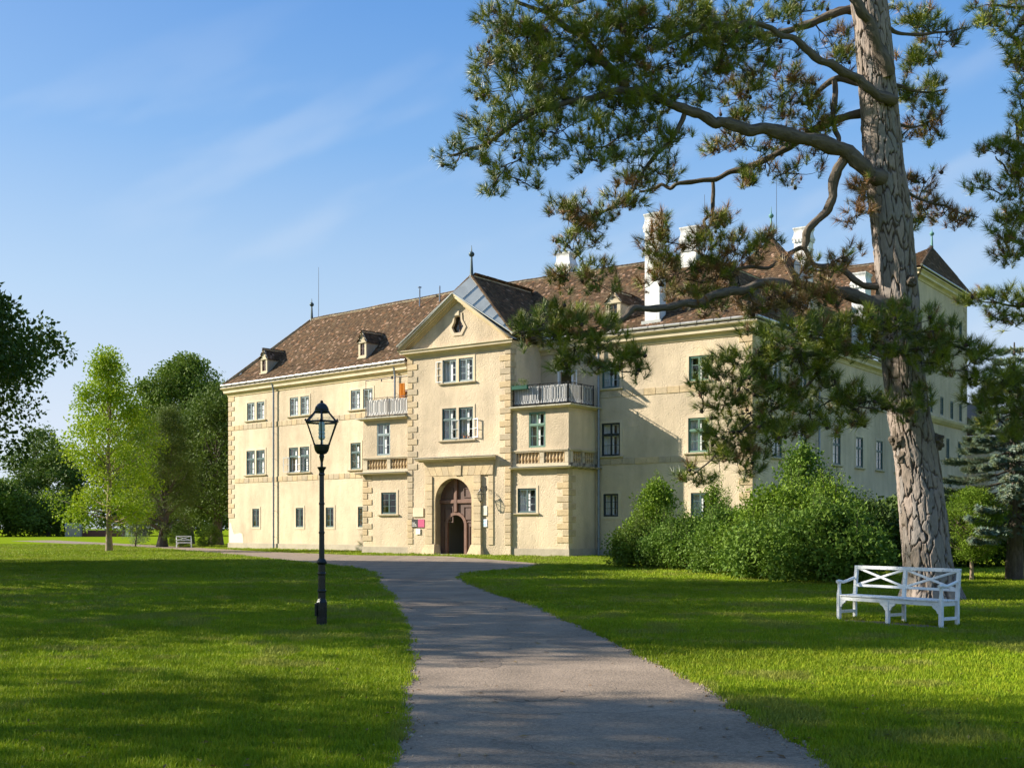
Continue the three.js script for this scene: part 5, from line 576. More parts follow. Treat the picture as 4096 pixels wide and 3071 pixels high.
plaque('stone_plaque', 'pale stone plaque with faded red lettering left of the door', -3.38, -2.55, 2.24, 2.77, FP, lines('#d9c3a4', '#c59a82', [[.12, .05, .1, .9], [.26, .05, .1, .9], [.4, .05, .1, .9], [.6, .04, .1, .9], [.8, .04, .3, .7]], 4), M.portal2);
plaque('small_notice', 'small white notice below the black and pink sign', -3.13, -2.8, 1.2, 1.53, FP, lines('#e9e6dd', '#8c8c86', [[.2, .05, .35, .65], [.32, .05, .25, .75], [.44, .05, .25, .75], [.78, .06, .44, .56]], 5), M.whiteClean);
plaque('text_notice', 'cream printed notice right of the door', 1.88, 2.2, 2.3, 2.84, FP, lines('#e6ddc6', '#9a927f', [[.1, .05, .44, .56], [.22, .03, .2, .8], [.3, .03, .15, .85], [.38, .03, .15, .85], [.46, .03, .15, .85], [.54, .03, .15, .85], [.62, .03, .15, .85], [.7, .03, .2, .8]], 6), M.whiteClean);
plaque('blue_notice', 'white and pale blue notice below the cream printed one', 1.9, 2.2, 1.64, 2.08, FP, canvasTex(128, 200, (x, w, h) => { x.fillStyle = '#e8ece8'; x.fillRect(0, 0, w, h); x.fillStyle = '#8fb6cf'; x.fillRect(w * .2, h * .15, w * .6, h * .7); x.fillStyle = '#eef4f4'; x.beginPath(); x.ellipse(w * .5, h * .45, w * .13, h * .2, 0, 0, 7); x.fill(); x.fillRect(w * .46, h * .6, w * .08, h * .15); }), M.whiteClean);
{ // wall lantern on a scrolled bracket
  const p = onHouse(FP, 2.08, 3.84, .34), L = thing('wall_lantern', 'black wall lantern on a scrolled bracket right of the door', 'lantern', [p.x, p.y, p.z], faceTurn(FP)); const d = .34; const arm = new GB(); arm.box(-.02, .02, -.12, .16, -d, -d + .03); arm.tube([V(0, .02, -d), V(0, .06, -.2), V(0, .12, .0), V(0, .08, .16), V(0, -.02, .2)], [.016, .014, .014, .014, .012], 6); const sc = []; for (let i = 0; i <= 16; i++) { const t = i / 16 * 7, r = .11 * (1 - i / 19); sc.push(V(0, -.05 + r * Math.sin(t), -.1 + r * Math.cos(t))); } arm.tube(sc, sc.map(() => .011), 5); const s2 = sc.map((q) => V(0, q.y * .6 + .05, .09 + (q.z + .1) * .6)); arm.tube(s2, s2.map(() => .009), 5); mesh('bracket', arm, M.iron, L);
  const hx = (r, y, k) => V(r * Math.cos((k + .5) / 6 * 6.2832), y - .2, .2 + r * Math.sin((k + .5) / 6 * 6.2832)), c = new GB(); for (let k = 0; k < 6; k++) { c.bar(hx(.1, -.52, k), hx(.2, -.14, k), .011, 5); c.bar(hx(.1, -.52, k), hx(.1, -.52, k + 1), .012, 5); c.bar(hx(.205, -.14, k), hx(.205, -.14, k + 1), .016, 5); c.bar(hx(.2, -.13, k), hx(.075, .06, k), .011, 5); } c.lathe([[.0, -.85], [.03, -.8], [.05, -.75], [.1, -.72]], 0, .2, 10); c.lathe([[.08, -.15], [.085, -.13], [.06, -.06], [.02, -.02], [.02, .03]], 0, .2, 12); mesh('lantern_frame', c, M.iron, L);
  for (let k = 0; k < 6; k++) { mesh('lantern_pane', new GB().quad(hx(.098, -.515, k), hx(.098, -.515, k + 1), hx(.198, -.15, k + 1), hx(.198, -.15, k)), M.lampGlass, L); mesh('roof_pane', new GB().quad(hx(.195, -.125, k), hx(.195, -.125, k + 1), hx(.078, .05, k + 1), hx(.078, .05, k)), M.lampGlass, L); }
}
M.orange = phys({ color: lin(.75, .30, .03), transmission: .2, thickness: 0, roughness: .95, side: THREE.DoubleSide }); M.canvasCloth = phys({ color: lin(.62, .50, .28), transmission: .2, thickness: 0, roughness: .95, side: THREE.DoubleSide });
{ // awning frame, washing line and cloths over the left terrace
  const p = onHouse(FB, -7.46, 8.45, -.1), A = thing('awning_frame', 'thin dark awning frame standing over the left terrace', 'awning', [p.x, p.y, p.z], faceTurn(FB)); mesh('post', new GB().tube([V(0, 0, 0), V(0, 2.24, 0)], [.02, .02], 6), M.ironBare, A); mesh('arm', new GB().tube([V(-.03, 2.26, 0), V(2.2, 2.3, -.02), V(3.55, 2.32, -.05)], [.024, .024, .03], 6), M.iron, A); mesh('clamp', new GB().box(2.1, 2.2, 2.22, 2.4, -.05, .02).box(1.25, 1.31, 2.12, 2.3, -.04, .0), M.iron, A);
  mesh('rolled_canvas', new GB().quad(V(2.5, 2.34, -.05), V(3.55, 2.36, -.05), V(3.55, 2.62, -.9), V(2.9, 2.58, -.9)), M.canvasCloth, A); mesh('wire', new GB().tube([V(1.28, 2.14, 0), V(2.5, 2.04, -.2), V(3.5, 2.0, -.3)], [.005, .005, .005], 4), M.iron, A);
  const q = onHouse(FB, -4.72, 9.35, -.35), C = thing('orange_cloth', 'orange cloth hanging to dry above the left terrace', 'cloth', [q.x, q.y, q.z], faceTurn(FB)); const g = new GB(); const n = 14; const prof = [[0, .17, .03], [.1, .2, 0], [.45, .24, -.02], [.75, .22, .0], [1.05, .21, 0]]; for (let i = 0; i < n; i++) for (let j = 0; j < prof.length - 1; j++) { const P = (k, r) => { const [y, w] = prof[r], t = k / n * 2 - 1; return V(w * t, y + (r === 0 ? .12 * Math.abs(t) + .25 * (t > .4 ? t - .4 : 0) : 0), .035 * Math.sin(k * 1.7) * (1 - .3 * r / 4)); }; g.quad(P(i, j), P(i + 1, j), P(i + 1, j + 1), P(i, j + 1)); } mesh('cloth', g, M.orange, C);
}
{ // round lamp by the terrace door
  const p = onHouse(FW, 5.1, 10.95, .02), L = thing('bulkhead_lamp', 'round dark wall lamp above the white terrace door', 'lamp', [p.x, p.y, p.z], faceTurn(FW)); const b = new GB(); const pr = []; for (let i = 0; i <= 6; i++) pr.push([.15 * Math.cos(i / 6 * 1.5), .1 * Math.sin(i / 6 * 1.5)]); b.geo(new GB().lathe([[.17, 0], [.17, .03], ...pr.map(([r, y]) => [r, y + .03])], 0, 0, 14).build(), new THREE.Matrix4().makeRotationX(Math.PI / 2)); mesh('body', b, M.ironBare, L); }
// ---------- foliage kit ----------
function inst(name, geo, mat, items, parent, kind = 'stuff') {   // items: {m, c}
  const im = new THREE.InstancedMesh(geo, mat, items.length); im.name = name; im.castShadow = im.receiveShadow = true; items.forEach((q, i) => { im.setMatrixAt(i, q.m); im.setColorAt(i, q.c); }); if (kind) im.userData.kind = kind; parent.add(im); return im;
}
function sprayGeo(n, len, wid, rad, seed, fold = .25) {   // a spray of bent leaves around the origin
  const r = rng(seed), g = new GB(); for (let i = 0; i < n; i++) { const d = V(r() * 2 - 1, r() * 2 - 1, r() * 2 - 1).normalize(), b = d.clone().multiplyScalar(rad * Math.cbrt(r())); const dir = d.clone().add(V(r() - .5, r() - .9, r() - .5)).normalize(), s = V().crossVectors(dir, V(r() - .5, 1, r() - .5)).normalize(), nn = V().crossVectors(s, dir).normalize(), L = len * (.7 + .6 * r()), W = wid * (.7 + .6 * r()); const tip = b.clone().addScaledVector(dir, L).addScaledVector(nn, -L * fold), ml = b.clone().addScaledVector(dir, L * .45).addScaledVector(s, W / 2).addScaledVector(nn, W * .12), mr = b.clone().addScaledVector(dir, L * .45).addScaledVector(s, -W / 2).addScaledVector(nn, W * .12), mt = b.clone().addScaledVector(dir, L * .55); g.tri(b, ml, mt); g.tri(b, mt, mr); g.tri(ml, tip, mt); g.tri(mt, tip, mr); } return g.build();
}
M.leafThin = leafMat(.5, .55);
const SPRAY = { small: sprayGeo(9, .085, .05, .15, 1), mid: sprayGeo(9, .15, .10, .26, 2), big: sprayGeo(9, .22, .15, .40, 3), far: sprayGeo(8, .34, .24, .6, 4), narrow: sprayGeo(12, .09, .03, .15, 5) };
const Q = new THREE.Quaternion(), EU = new THREE.Euler();
function rm(pos, s, r) { EU.set(r() * 6.28, r() * 6.28, r() * 6.28); return new THREE.Matrix4().compose(pos, Q.setFromEuler(EU).clone(), V(s, s, s)); }
function tint(cols, r, k = .3) { const c = cols[Math.floor(r() * cols.length)].clone().multiplyScalar(1 - k / 2 + k * r()); return c; }
function wiggle(a, b, n, amp, r, sag = 0) { const p = []; const o = V(r() - .5, r() - .5, r() - .5), o2 = V(r() - .5, r() - .5, r() - .5), L = a.distanceTo(b); for (let i = 0; i <= n; i++) { const t = i / n; p.push(a.clone().lerp(b, t).addScaledVector(o, amp * L * Math.sin(t * Math.PI)).addScaledVector(o2, amp * .6 * L * Math.sin(t * Math.PI * 2)).add(V(0, sag * L * Math.sin(t * Math.PI), 0))); } return p; }
// tree > trunk, crown. rad(t): crown radius by height, t 0..1
function broadleaf(o) {
  const r = rng(o.seed), g = thing(o.name, o.label, o.cat || 'tree', o.pos, 0, o.group), y0 = o.y0, y1 = o.h, trunk = new GB(), items = [], cl = [], lean = o.lean || [0, 0];
  const axis = (y) => V(lean[0] * y / y1, y, lean[1] * y / y1), off = o.off || [0, 0];
  for (let i = 0; i < o.clumps; i++) { const t = Math.pow(r(), o.tp || .85), a = r() * 6.283, R = o.rad(t) * Math.sqrt(lerp(.12, 1, r())) * (.68 + .64 * noise3(Math.cos(a) * 2.2 + o.seed, t * 5, Math.sin(a) * 2.2, 3)); const c = axis(lerp(y0, y1, t)).add(V(Math.cos(a) * R + off[0] * (1 - Math.abs(t - .5)), 0, Math.sin(a) * R + off[1])); cl.push(c); }
  const tr = o.trunkR, top = y0 + (y1 - y0) * (o.leader || .7), tp = [], rr = []; for (let i = 0; i <= 8; i++) { const y = -.15 + (top + .15) * i / 8; tp.push(axis(y).add(V((noise3(i * .7, o.seed, 1) - .5) * tr * 1.4 * Math.min(1, i / 2), 0, (noise3(i * .7, o.seed, 9) - .5) * tr * 1.4 * Math.min(1, i / 2)))); rr.push(lerp(tr, tr * .18, Math.pow(i / 8, .9)) * (i === 0 ? 1.35 : 1)); } trunk.tube(tp, rr, 12);
  cl.forEach((c, i) => { if (i % (o.limbEvery || 3)) return; const t = clamp((c.y - y0) / (y1 - y0)), ya = clamp(lerp(y0 * .8, top, t * .8) - .1, y0 * .55, top), a = axis(ya), p = wiggle(a, c, 5, .1, r, -.04); const R0 = Math.max(.02, tr * .34 * (1 - .7 * t)); trunk.tube(p, p.map((q, k) => lerp(R0, .012, k / 5)), 5); });
  mesh('trunk', trunk, o.bark || M.bark, g);
  for (const c of cl) { const R = o.clumpR * (.7 + .6 * r()), k = Math.round(o.per * (.6 + .8 * r())); const ct = tint(o.cols, r, .35); for (let i = 0; i < k; i++) { const d = V(r() * 2 - 1, (r() * 2 - 1) * .75, r() * 2 - 1); if (d.lengthSq() > 1.2) { i--; continue; } const p = c.clone().addScaledVector(d, R); if (p.y < (o.minY ?? .2)) continue; const q = ct.clone().lerp(tint(o.cols, r, .4), .5); items.push({ m: rm(p, o.ls * (.75 + .5 * r()), r), c: q }); } }
  if (o.shoots) { const sg = new GB(); for (let i = 0; i < o.shoots; i++) { const c = cl[Math.floor(r() * cl.length)], L = (.45 + .75 * r()) * (o.shootL || 1), e = c.clone().add(V((r() - .5) * .5 * L, L, (r() - .5) * .5 * L)), p = wiggle(c, e, 4, .06, r); sg.tube(p, [.008, .007, .006, .005, .003], 4); for (let k = 0; k < 9; k++) { const q = c.clone().lerp(e, .25 + .75 * (k + r()) / 9); q.add(V((r() - .5) * .12, 0, (r() - .5) * .12)); items.push({ m: rm(q, o.ls * lerp(.75, .4, k / 9), r), c: tint(o.cols, r, .4) }); } } mesh('shoots', sg, M.twig, g); }
  inst('crown', o.geo, o.mat || M.leaf, items, g); return g;
}
const greens = { young: [lin(.33, .44, .018), lin(.25, .36, .018), lin(.46, .55, .03)], oak: [lin(.075, .125, .016), lin(.09, .145, .02), lin(.062, .105, .016)], dark: [lin(.12, .185, .024), lin(.14, .205, .028), lin(.10, .16, .024)], mid: [lin(.15, .225, .024), lin(.175, .25, .028), lin(.13, .20, .022)], bush: [lin(.18, .28, .018), lin(.22, .32, .022), lin(.14, .235, .02)], glossy: [lin(.15, .25, .03), lin(.13, .225, .032), lin(.17, .265, .028)], silver: [lin(.16, .21, .14), lin(.19, .24, .16)], olive: [lin(.15, .20, .03), lin(.125, .175, .028)], box: [lin(.11, .19, .022), lin(.15, .23, .025)], spruce: [lin(.13, .19, .13), lin(.18, .25, .19), lin(.12, .15, .06)] };
const egg = (R, p = .55, q = .55) => (t) => R * Math.pow(Math.sin(Math.PI * Math.pow(t, p)), q);

// left background
broadleaf({ name: 'young_plane_tree', label: 'bright green young tree with slim trunk on the far left lawn', pos: [-27.2, 0, -79], seed: 11, h: 13.2, y0: 1.7, trunkR: .2, leader: .92, clumps: 160, per: 14, clumpR: .66, ls: 1.25, geo: SPRAY.mid, mat: M.leafThin, cols: greens.young, rad: (t) => 4.0 * Math.pow(Math.sin(Math.PI * Math.pow(clamp(t * .93 + .07), .62)), .8) * (1 - .18 * t), bark: M.barkPale, tp: .9 });
broadleaf({ name: 'oak_tree', label: 'large dark oak reaching in from the left edge', pos: [-29.9, 0, -50], seed: 21, h: 17.8, y0: 5.0, trunkR: .55, clumps: 620, per: 24, clumpR: 1.0, ls: 1.55, geo: SPRAY.mid, cols: greens.oak, rad: (t) => 8.7 * Math.pow(Math.sin(Math.PI * Math.pow(t * .96 + .04, .55)), .6) });
broadleaf({ name: 'leafy_tree', label: 'tall loose-crowned tree standing behind the left end of the house', pos: [-31, 0, -112], seed: 31, h: 17.2, y0: 3, trunkR: .5, clumps: 300, per: 20, clumpR: 1.1, ls: 1.15, geo: SPRAY.big, cols: greens.mid, rad: egg(7.0, .6, .6), group: 'trees behind the left end of the house' });
broadleaf({ name: 'leafy_tree', label: 'broad dark tree with twin trunks beside the left house corner', pos: [-26.3, 0, -104], seed: 32, h: 13.5, y0: 2.5, trunkR: .55, clumps: 170, per: 18, clumpR: 1.1, ls: 1, geo: SPRAY.big, cols: greens.dark, rad: egg(4.6, .6, .5), group: 'trees behind the left end of the house' });
broadleaf({ name: 'yew_tree', label: 'dense rounded yew behind the small white bench', pos: [-29.0, 0, -97], seed: 41, h: 11.2, y0: .9, trunkR: .4, clumps: 260, per: 20, clumpR: .7, ls: 1.6, geo: SPRAY.narrow, cols: greens.olive, rad: (t) => 2.9 * Math.pow(Math.sin(Math.PI * Math.pow(t * .93 + .07, .62)), .7), lean: [.6, 0] });
broadleaf({ name: 'silver_shrub', label: 'silvery grey shrub leaning out beside the yew', cat: 'shrub', pos: [-31.2, 0, -97], seed: 42, h: 2.8, y0: .4, trunkR: .08, clumps: 34, per: 16, clumpR: .4, ls: 1.1, geo: SPRAY.narrow, cols: greens.silver, rad: egg(1.3, .7, .6), off: [.2, 0] });
for (const [i, x, z] of [[0, -27.1, -95.6], [1, -24.75, -95.4]]) broadleaf({ name: 'clipped_shrub', label: i ? 'rounded clipped shrub nearer the house corner' : 'rounded clipped shrub just behind the small white bench', cat: 'shrub', pos: [x, 0, z], seed: 51 + i, h: 1.75, y0: .15, trunkR: .06, clumps: 70, per: 14, clumpR: .26, ls: .9, geo: SPRAY.small, cols: greens.box, rad: egg(1.02, .75, .5), minY: .05, group: 'clipped shrubs by the lane' });
{ const spots = [[-104, -222, 17, 9], [-95, -236, 21, 9], [-87, -224, 15, 8], [-79, -238, 18, 9], [-71, -226, 14, 8], [-100, -205, 10, 7], [-92, -208, 9, 6.5], [-64, -232, 17, 9], [-56, -224, 13, 8], [-110, -214, 13, 8], [-84, -212, 6.5, 5.5], [-47, -230, 14, 8]]; const desc = ['far tree at the left edge below the oak', 'tallest of the far trees at left', 'mid-height far tree left of the grey hut', 'bright far tree behind the grey hut', 'far tree above the left end of the brown wall', 'low dark far tree nearest the left edge', 'low rounded far tree beside the grey hut', 'far tree behind the slim young trunk', 'far tree above the right end of the brown wall', 'far tree half cut by the left edge', 'low far bush in front of the hut trees', 'far tree behind the yew'];
  spots.forEach(([x, z, h, R], i) => broadleaf({ name: 'far_tree', label: desc[i], pos: [x, 0, z], seed: 100 + i, h, y0: h < 11 ? .3 : 1.5, trunkR: .35, clumps: 95, per: 17, clumpR: 1.6, ls: 1.4, geo: SPRAY.far, cols: i % 3 ? greens.dark : greens.mid, rad: egg(R, .6, .5), limbEvery: 6, minY: .1, group: 'far trees beyond the left lawn' })); }
{ const w = thing('garden_wall', 'low red-brown wall far across the left lawn', 'wall', [-74, 0, -209], .1); M.redwall = std({ color: lin(.20, .075, .045), bumpMap: T.stoneB, bumpScale: .01 }); mesh('wall', new GB().cbox(-4.6, 4.6, 0, 1.05, -.15, .15, .02), M.redwall, w); mesh('coping', new GB().cbox(-4.65, 4.65, 1.05, 1.15, -.2, .2, .02), M.plinth, w); const h = thing('stone_hut', 'small grey stone hut at the edge of the far left trees', 'hut', [-77.2, 0, -206], .2); mesh('wall', new GB().cbox(-1.3, 1.3, 0, 1.7, -.9, .9, .05), M.plinth, h); mesh('roof', new GB().run(-1.4, 1.4, [[-1, 1.7], [1, 1.7], [0, 2.4]]), M.plinth, h); }
// trees outside the frame on the left, whose shade lies over the lane and both lawns
[[-24, -12.0, 18, 4.5, 3.2], [-24, -24.0, 21, 3, 7.0], [-26, -34, 21, 3, 6.6], [-31, -43.5, 16.5, 3, 6.6], [-21, -7.2, 18.5, 4, 4.2]].forEach(([x, z, h, y0, R], i) => broadleaf({ name: 'park_tree', label: ['park tree beyond the left edge, second nearest the camera', 'park tree beyond the left edge, third from the camera', 'park tree beyond the left edge, fourth from the camera', 'park tree beyond the left edge, fifth from the camera', 'park tree beyond the left edge, nearest the camera'][i], pos: [x, 0, z], seed: 200 + i, h, y0, trunkR: .45, clumps: i === 0 ? 42 : i === 4 ? 36 : i === 1 ? 210 : 250, per: 16, clumpR: 1.2, ls: 1.3, geo: SPRAY.big, cols: greens.dark, rad: egg(R, .6, .5), group: 'park trees left of the view' }));

// right-hand shrubs before the long side of the house
const shrub = (label, x, z, h, R, cols, seed, o = {}) => broadleaf({ name: 'shrub', label, cat: 'shrub', pos: [x, 0, z], seed, h, y0: o.y0 ?? .2, trunkR: .05, clumps: Math.round((o.clumps || 90) * 1.0), per: o.per || 15, clumpR: o.cr || .42, ls: (o.ls || 1) * .72, geo: o.geo || SPRAY.mid, cols, rad: o.rad || egg(R, .6, .5), limbEvery: 4, minY: .05, group: 'shrubs before the right wing', tp: o.tp, lean: o.lean, shoots: o.shoots ?? 34 });
shrub('leftmost light green shrub with a thin spire below the right wing window', 5.85, -47.2, 3.1, 1.55, greens.bush, 301, { rad: (t) => 1.7 * Math.pow(1 - t, .9) + .12, clumps: 95 });
shrub('low glossy shrub at the left foot of the hedge row', 5.0, -46.2, 1.35, 1.2, greens.mid, 302, { clumps: 60 });
shrub('low shrub in front of the light green spire', 6.6, -44.2, 1.6, 1.6, greens.glossy, 303);
shrub('slim sapling before the lower right window', 8.1, -46.5, 3.2, .45, greens.bush, 304, { clumps: 26, per: 10, rad: (t) => .5 * (1 - .5 * t), cr: .3 });
shrub('leafy shrub left of the big bright one', 7.5, -40.6, 1.9, 1.5, greens.glossy, 305, { clumps: 110 });
shrub('biggest bright green shrub, rounded, left of the pine trunk', 8.9, -38.2, 2.6, 2.2, greens.bush, 306, { clumps: 160, cr: .45, shoots: 60 });
shrub('low glossy shrub in front of the big bright one', 8.2, -36.3, 1.4, 1.8, greens.glossy, 307, { clumps: 130, ls: 1.25 });
shrub('tall loose shrub rising behind the bright one', 10.5, -42, 4.1, 1.3, greens.glossy, 308, { clumps: 60, per: 12, ls: 1.3, rad: egg(1.35, .7, .5), shoots: 34, shootL: .8 });
shrub('loose upright shrub just left of the pine trunk', 9.9, -36.6, 2.7, 1.2, greens.bush, 309, { clumps: 70, per: 13, shoots: 60, shootL: 1.2 });
shrub('low shrub just behind the pine trunk', 9.2, -33.8, 1.9, 1.5, greens.glossy, 310, { clumps: 120, ls: 1.2 });
for (const [i, x, z, h] of [[0, 15.5, -46, 2.3], [1, 18.5, -47, 2.4], [2, 21.5, -46, 2.5], [3, 13.5, -44, 2.0]]) shrub(['dark hedge bush behind the small round tree', 'dark hedge bush behind the blue spruce', 'dark hedge bush at the right edge', 'dark hedge bush right behind the pine trunk'][i], x, z, h, 2.0, greens.oak, 320 + i, { clumps: 120, ls: 1.6, cr: .5 });
broadleaf({ name: 'round_tree', label: 'small round-crowned tree with pale stem right of the pine', pos: [13.71, 0, -34.9], seed: 331, h: 2.65, y0: .8, trunkR: .07, clumps: 120, per: 15, clumpR: .24, ls: .8, geo: SPRAY.narrow, cols: greens.bush, rad: egg(.95, .75, .5), bark: M.barkPale, minY: .6, tp: 1 });
{ const r = rng(3); // blue spruce
  const g = thing('blue_spruce', 'blue-green spruce with brown trunk at the right edge', 'tree', [15.2, 0, -35.4]); const t = new GB(), items = []; t.tube([V(0, -.1, 0), V(.02, 1.5, 0), V(0, 5, 0), V(0, 7.2, 0)], [.28, .22, .1, .02], 10); const R = (y) => 2.5 * Math.pow(clamp((7.3 - y) / 5.6), .8);
  for (let y = 1.7; y < 7.1; y += .28) { const n = 7; for (let k = 0; k < n; k++) { const a = (k + r()) / n * 6.283, L = R(y) * (.75 + .35 * r()), d = V(Math.cos(a), 0, Math.sin(a)), p = []; for (let i = 0; i <= 4; i++) p.push(V(0, y, 0).addScaledVector(d, L * i / 4).add(V(0, -.28 * L * Math.sin(i / 4 * 2.2) * .6, 0))); t.tube(p, [.03, .024, .018, .012, .006], 4); for (let i = 0; i < L * 75; i++) { const f = .18 + .82 * Math.sqrt(r()), q = V(0, y, 0).addScaledVector(d, L * f).add(V(0, -.17 * L * Math.sin(f * 2.2), 0)); const sd = V(-d.z, 0, d.x).multiplyScalar((r() - .5) * .95 * (1.15 - f)); q.add(sd).add(V(0, -.1 * r(), 0)); const c = tint(greens.spruce, r, .4); if (r() < .16) c.lerp(lin(.16, .14, .05), .6); const dir = d.clone().addScaledVector(sd, 1.2).add(V(0, -.2 + .4 * r(), 0)).normalize(); Q.setFromUnitVectors(V(0, 1, 0), dir); const s = 1.0 + .6 * r(); items.push({ m: new THREE.Matrix4().compose(q, Q.clone(), V(s, s, s)), c }); } } }
  mesh('trunk', t, M.bark, g); const sg = new GB(), q = rng(8); for (let i = 0; i < 26; i++) { const y = .02 + .2 * i / 26, a = q() * 6.283, d = V(Math.cos(a), .75, Math.sin(a)).normalize(), b = V(0, y, 0), tip = b.clone().addScaledVector(d, .06 + .02 * q()), s = V().crossVectors(d, V(q() - .5, q(), q() - .5)).normalize().multiplyScalar(.007); sg.tri(b.clone().add(s), b.clone().sub(s), tip); } inst('crown', sg.build(), M.needle, items, g); }

// ---------- the pines ----------
const TUFT = (() => { const g = new GB(), r = rng(5); for (let i = 0; i < 40; i++) { const a = r() * 6.283, e = lerp(.12, 1.3, r()), d = V(Math.sin(e) * Math.cos(a), Math.cos(e), Math.sin(e) * Math.sin(a)), b = V(0, -.05 + .10 * r(), 0), L = .15 + .09 * r(), s = V().crossVectors(d, V(r() - .5, r() - .5, r() - .5)).normalize().multiplyScalar(.0040), tip = b.clone().addScaledVector(d, L).add(V(0, 0, 0)); g.tri(b.clone().add(s), b.clone().sub(s), tip); } return g.build(); })();
const CONE = new GB().lathe([[.0, 0], [.022, .012], [.032, .035], [.024, .06], [.0, .075]], 0, 0, 7).build();
const needleCols = [lin(.125, .165, .013), lin(.16, .195, .015), lin(.088, .128, .015), lin(.22, .23, .022)], deadCols = [lin(.24, .125, .045), lin(.20, .105, .045), lin(.20, .15, .045)];
function pineCrown(g, limbs, clumps, seed, dens = 1) {
  const r = rng(seed), wood = new GB(), tw = new GB(), items = [], cones = [], nodes = [];
  for (const l of limbs) { const ctl = l.map((q) => V(q[0], q[1], q[2])), cv = new THREE.CatmullRomCurve3(ctl, false, 'centripetal'), n = Math.max(8, Math.round(cv.getLength() / .07)), p = [], R = []; for (let i = 0; i <= n; i++) { const t = i / n, q = cv.getPoint(t), k = t * (l.length - 1), a = Math.floor(Math.min(k, l.length - 2)); const rad = .86 * lerp(l[a][3], l[a + 1][3], k - a); q.add(V((noise3(i * .2, seed, 2) - .5), (noise3(i * .2, seed, 5) - .5), (noise3(i * .2, seed, 8) - .5)).multiplyScalar(.09 * Math.min(1, i / 3))); p.push(q); R.push(rad * (.88 + .28 * noise3(i * .4, seed, 3))); nodes.push(q); } wood.tube(p, R, 14, false, 1, .34); }
  for (const [x, y, z, rx, ry, br] of clumps) {
    const c = V(x, y, z); let best = null, bd = 1e9; for (const q of nodes) { const d = q.distanceTo(c) + (q.y < y - .3 ? .25 * (y - q.y) : 0); if (d < bd) { bd = d; best = q; } }
    const p = wiggle(best, c, 6, .13, r, .03); if (bd > .12) wood.tube(p, p.map((q, i) => lerp(.012 + .012 * Math.min(2, bd), .009, i / 6)), 5);
    const n = Math.round((14 + rx * ry * 190) * dens * 1.15), spine = p.slice(2); const hub = []; for (let i = 0; i < Math.max(3, n / 5); i++) { let d; do { d = V(r() * 2 - 1, r() * 2 - 1, r() * 2 - 1); } while (d.lengthSq() > 1); const h = V(x + d.x * rx * 1.28, y + d.y * ry * 1.22, z + d.z * rx * 1.25); hub.push(h); const s = spine[Math.floor(r() * spine.length)], b = wiggle(s, h, 4, .16, r, -.05); tw.tube(b, b.map((q, k) => lerp(.011, .005, k / 4)), 4); nodes.push(h); }
    for (let i = 0; i < n; i++) { let d; do { d = V(r() * 2 - 1, r() * 2 - 1, r() * 2 - 1); } while (d.lengthSq() > 1); const h = hub[Math.floor(r() * hub.length)], q = h.clone().add(V(d.x * .2, d.y * .15, d.z * .2)); if (r() < .75) { const b = wiggle(h, q, 2, .15, r); tw.tube(b, [.005, .004, .003], 3); } const dir = V().subVectors(q, c).multiplyScalar(.8).add(V(r() - .5, .25 + r() * .5, r() - .5)).normalize(); Q.setFromUnitVectors(V(0, 1, 0), dir); const s = .7 + .7 * r(), dead = r() < br * (.6 + 1.3 * noise3(h.x * 2.5, h.y * 2.5, h.z * 2.5, 12)); const col = tint(dead ? deadCols : needleCols, r, .5); items.push({ m: new THREE.Matrix4().compose(q, Q.clone(), V(s, s, s)), c: col }); if (r() < .035) cones.push({ m: new THREE.Matrix4().compose(q.clone().add(V(0, -.05, 0)), Q.clone(), V(1.3, 1.3, 1.3)), c: lin(.05, .033, .022) }); }
  }
  mesh('limbs', wood, M.bark, g); mesh('twigs', tw, M.twig, g); inst('crown', TUFT, M.needle, items, g); inst('cones', CONE, M.twigPale, cones, g); console.log('pine tufts', items.length, 'twig tris', tw.p.length / 9);
}
M.twigPale = std({ color: 0xffffff });
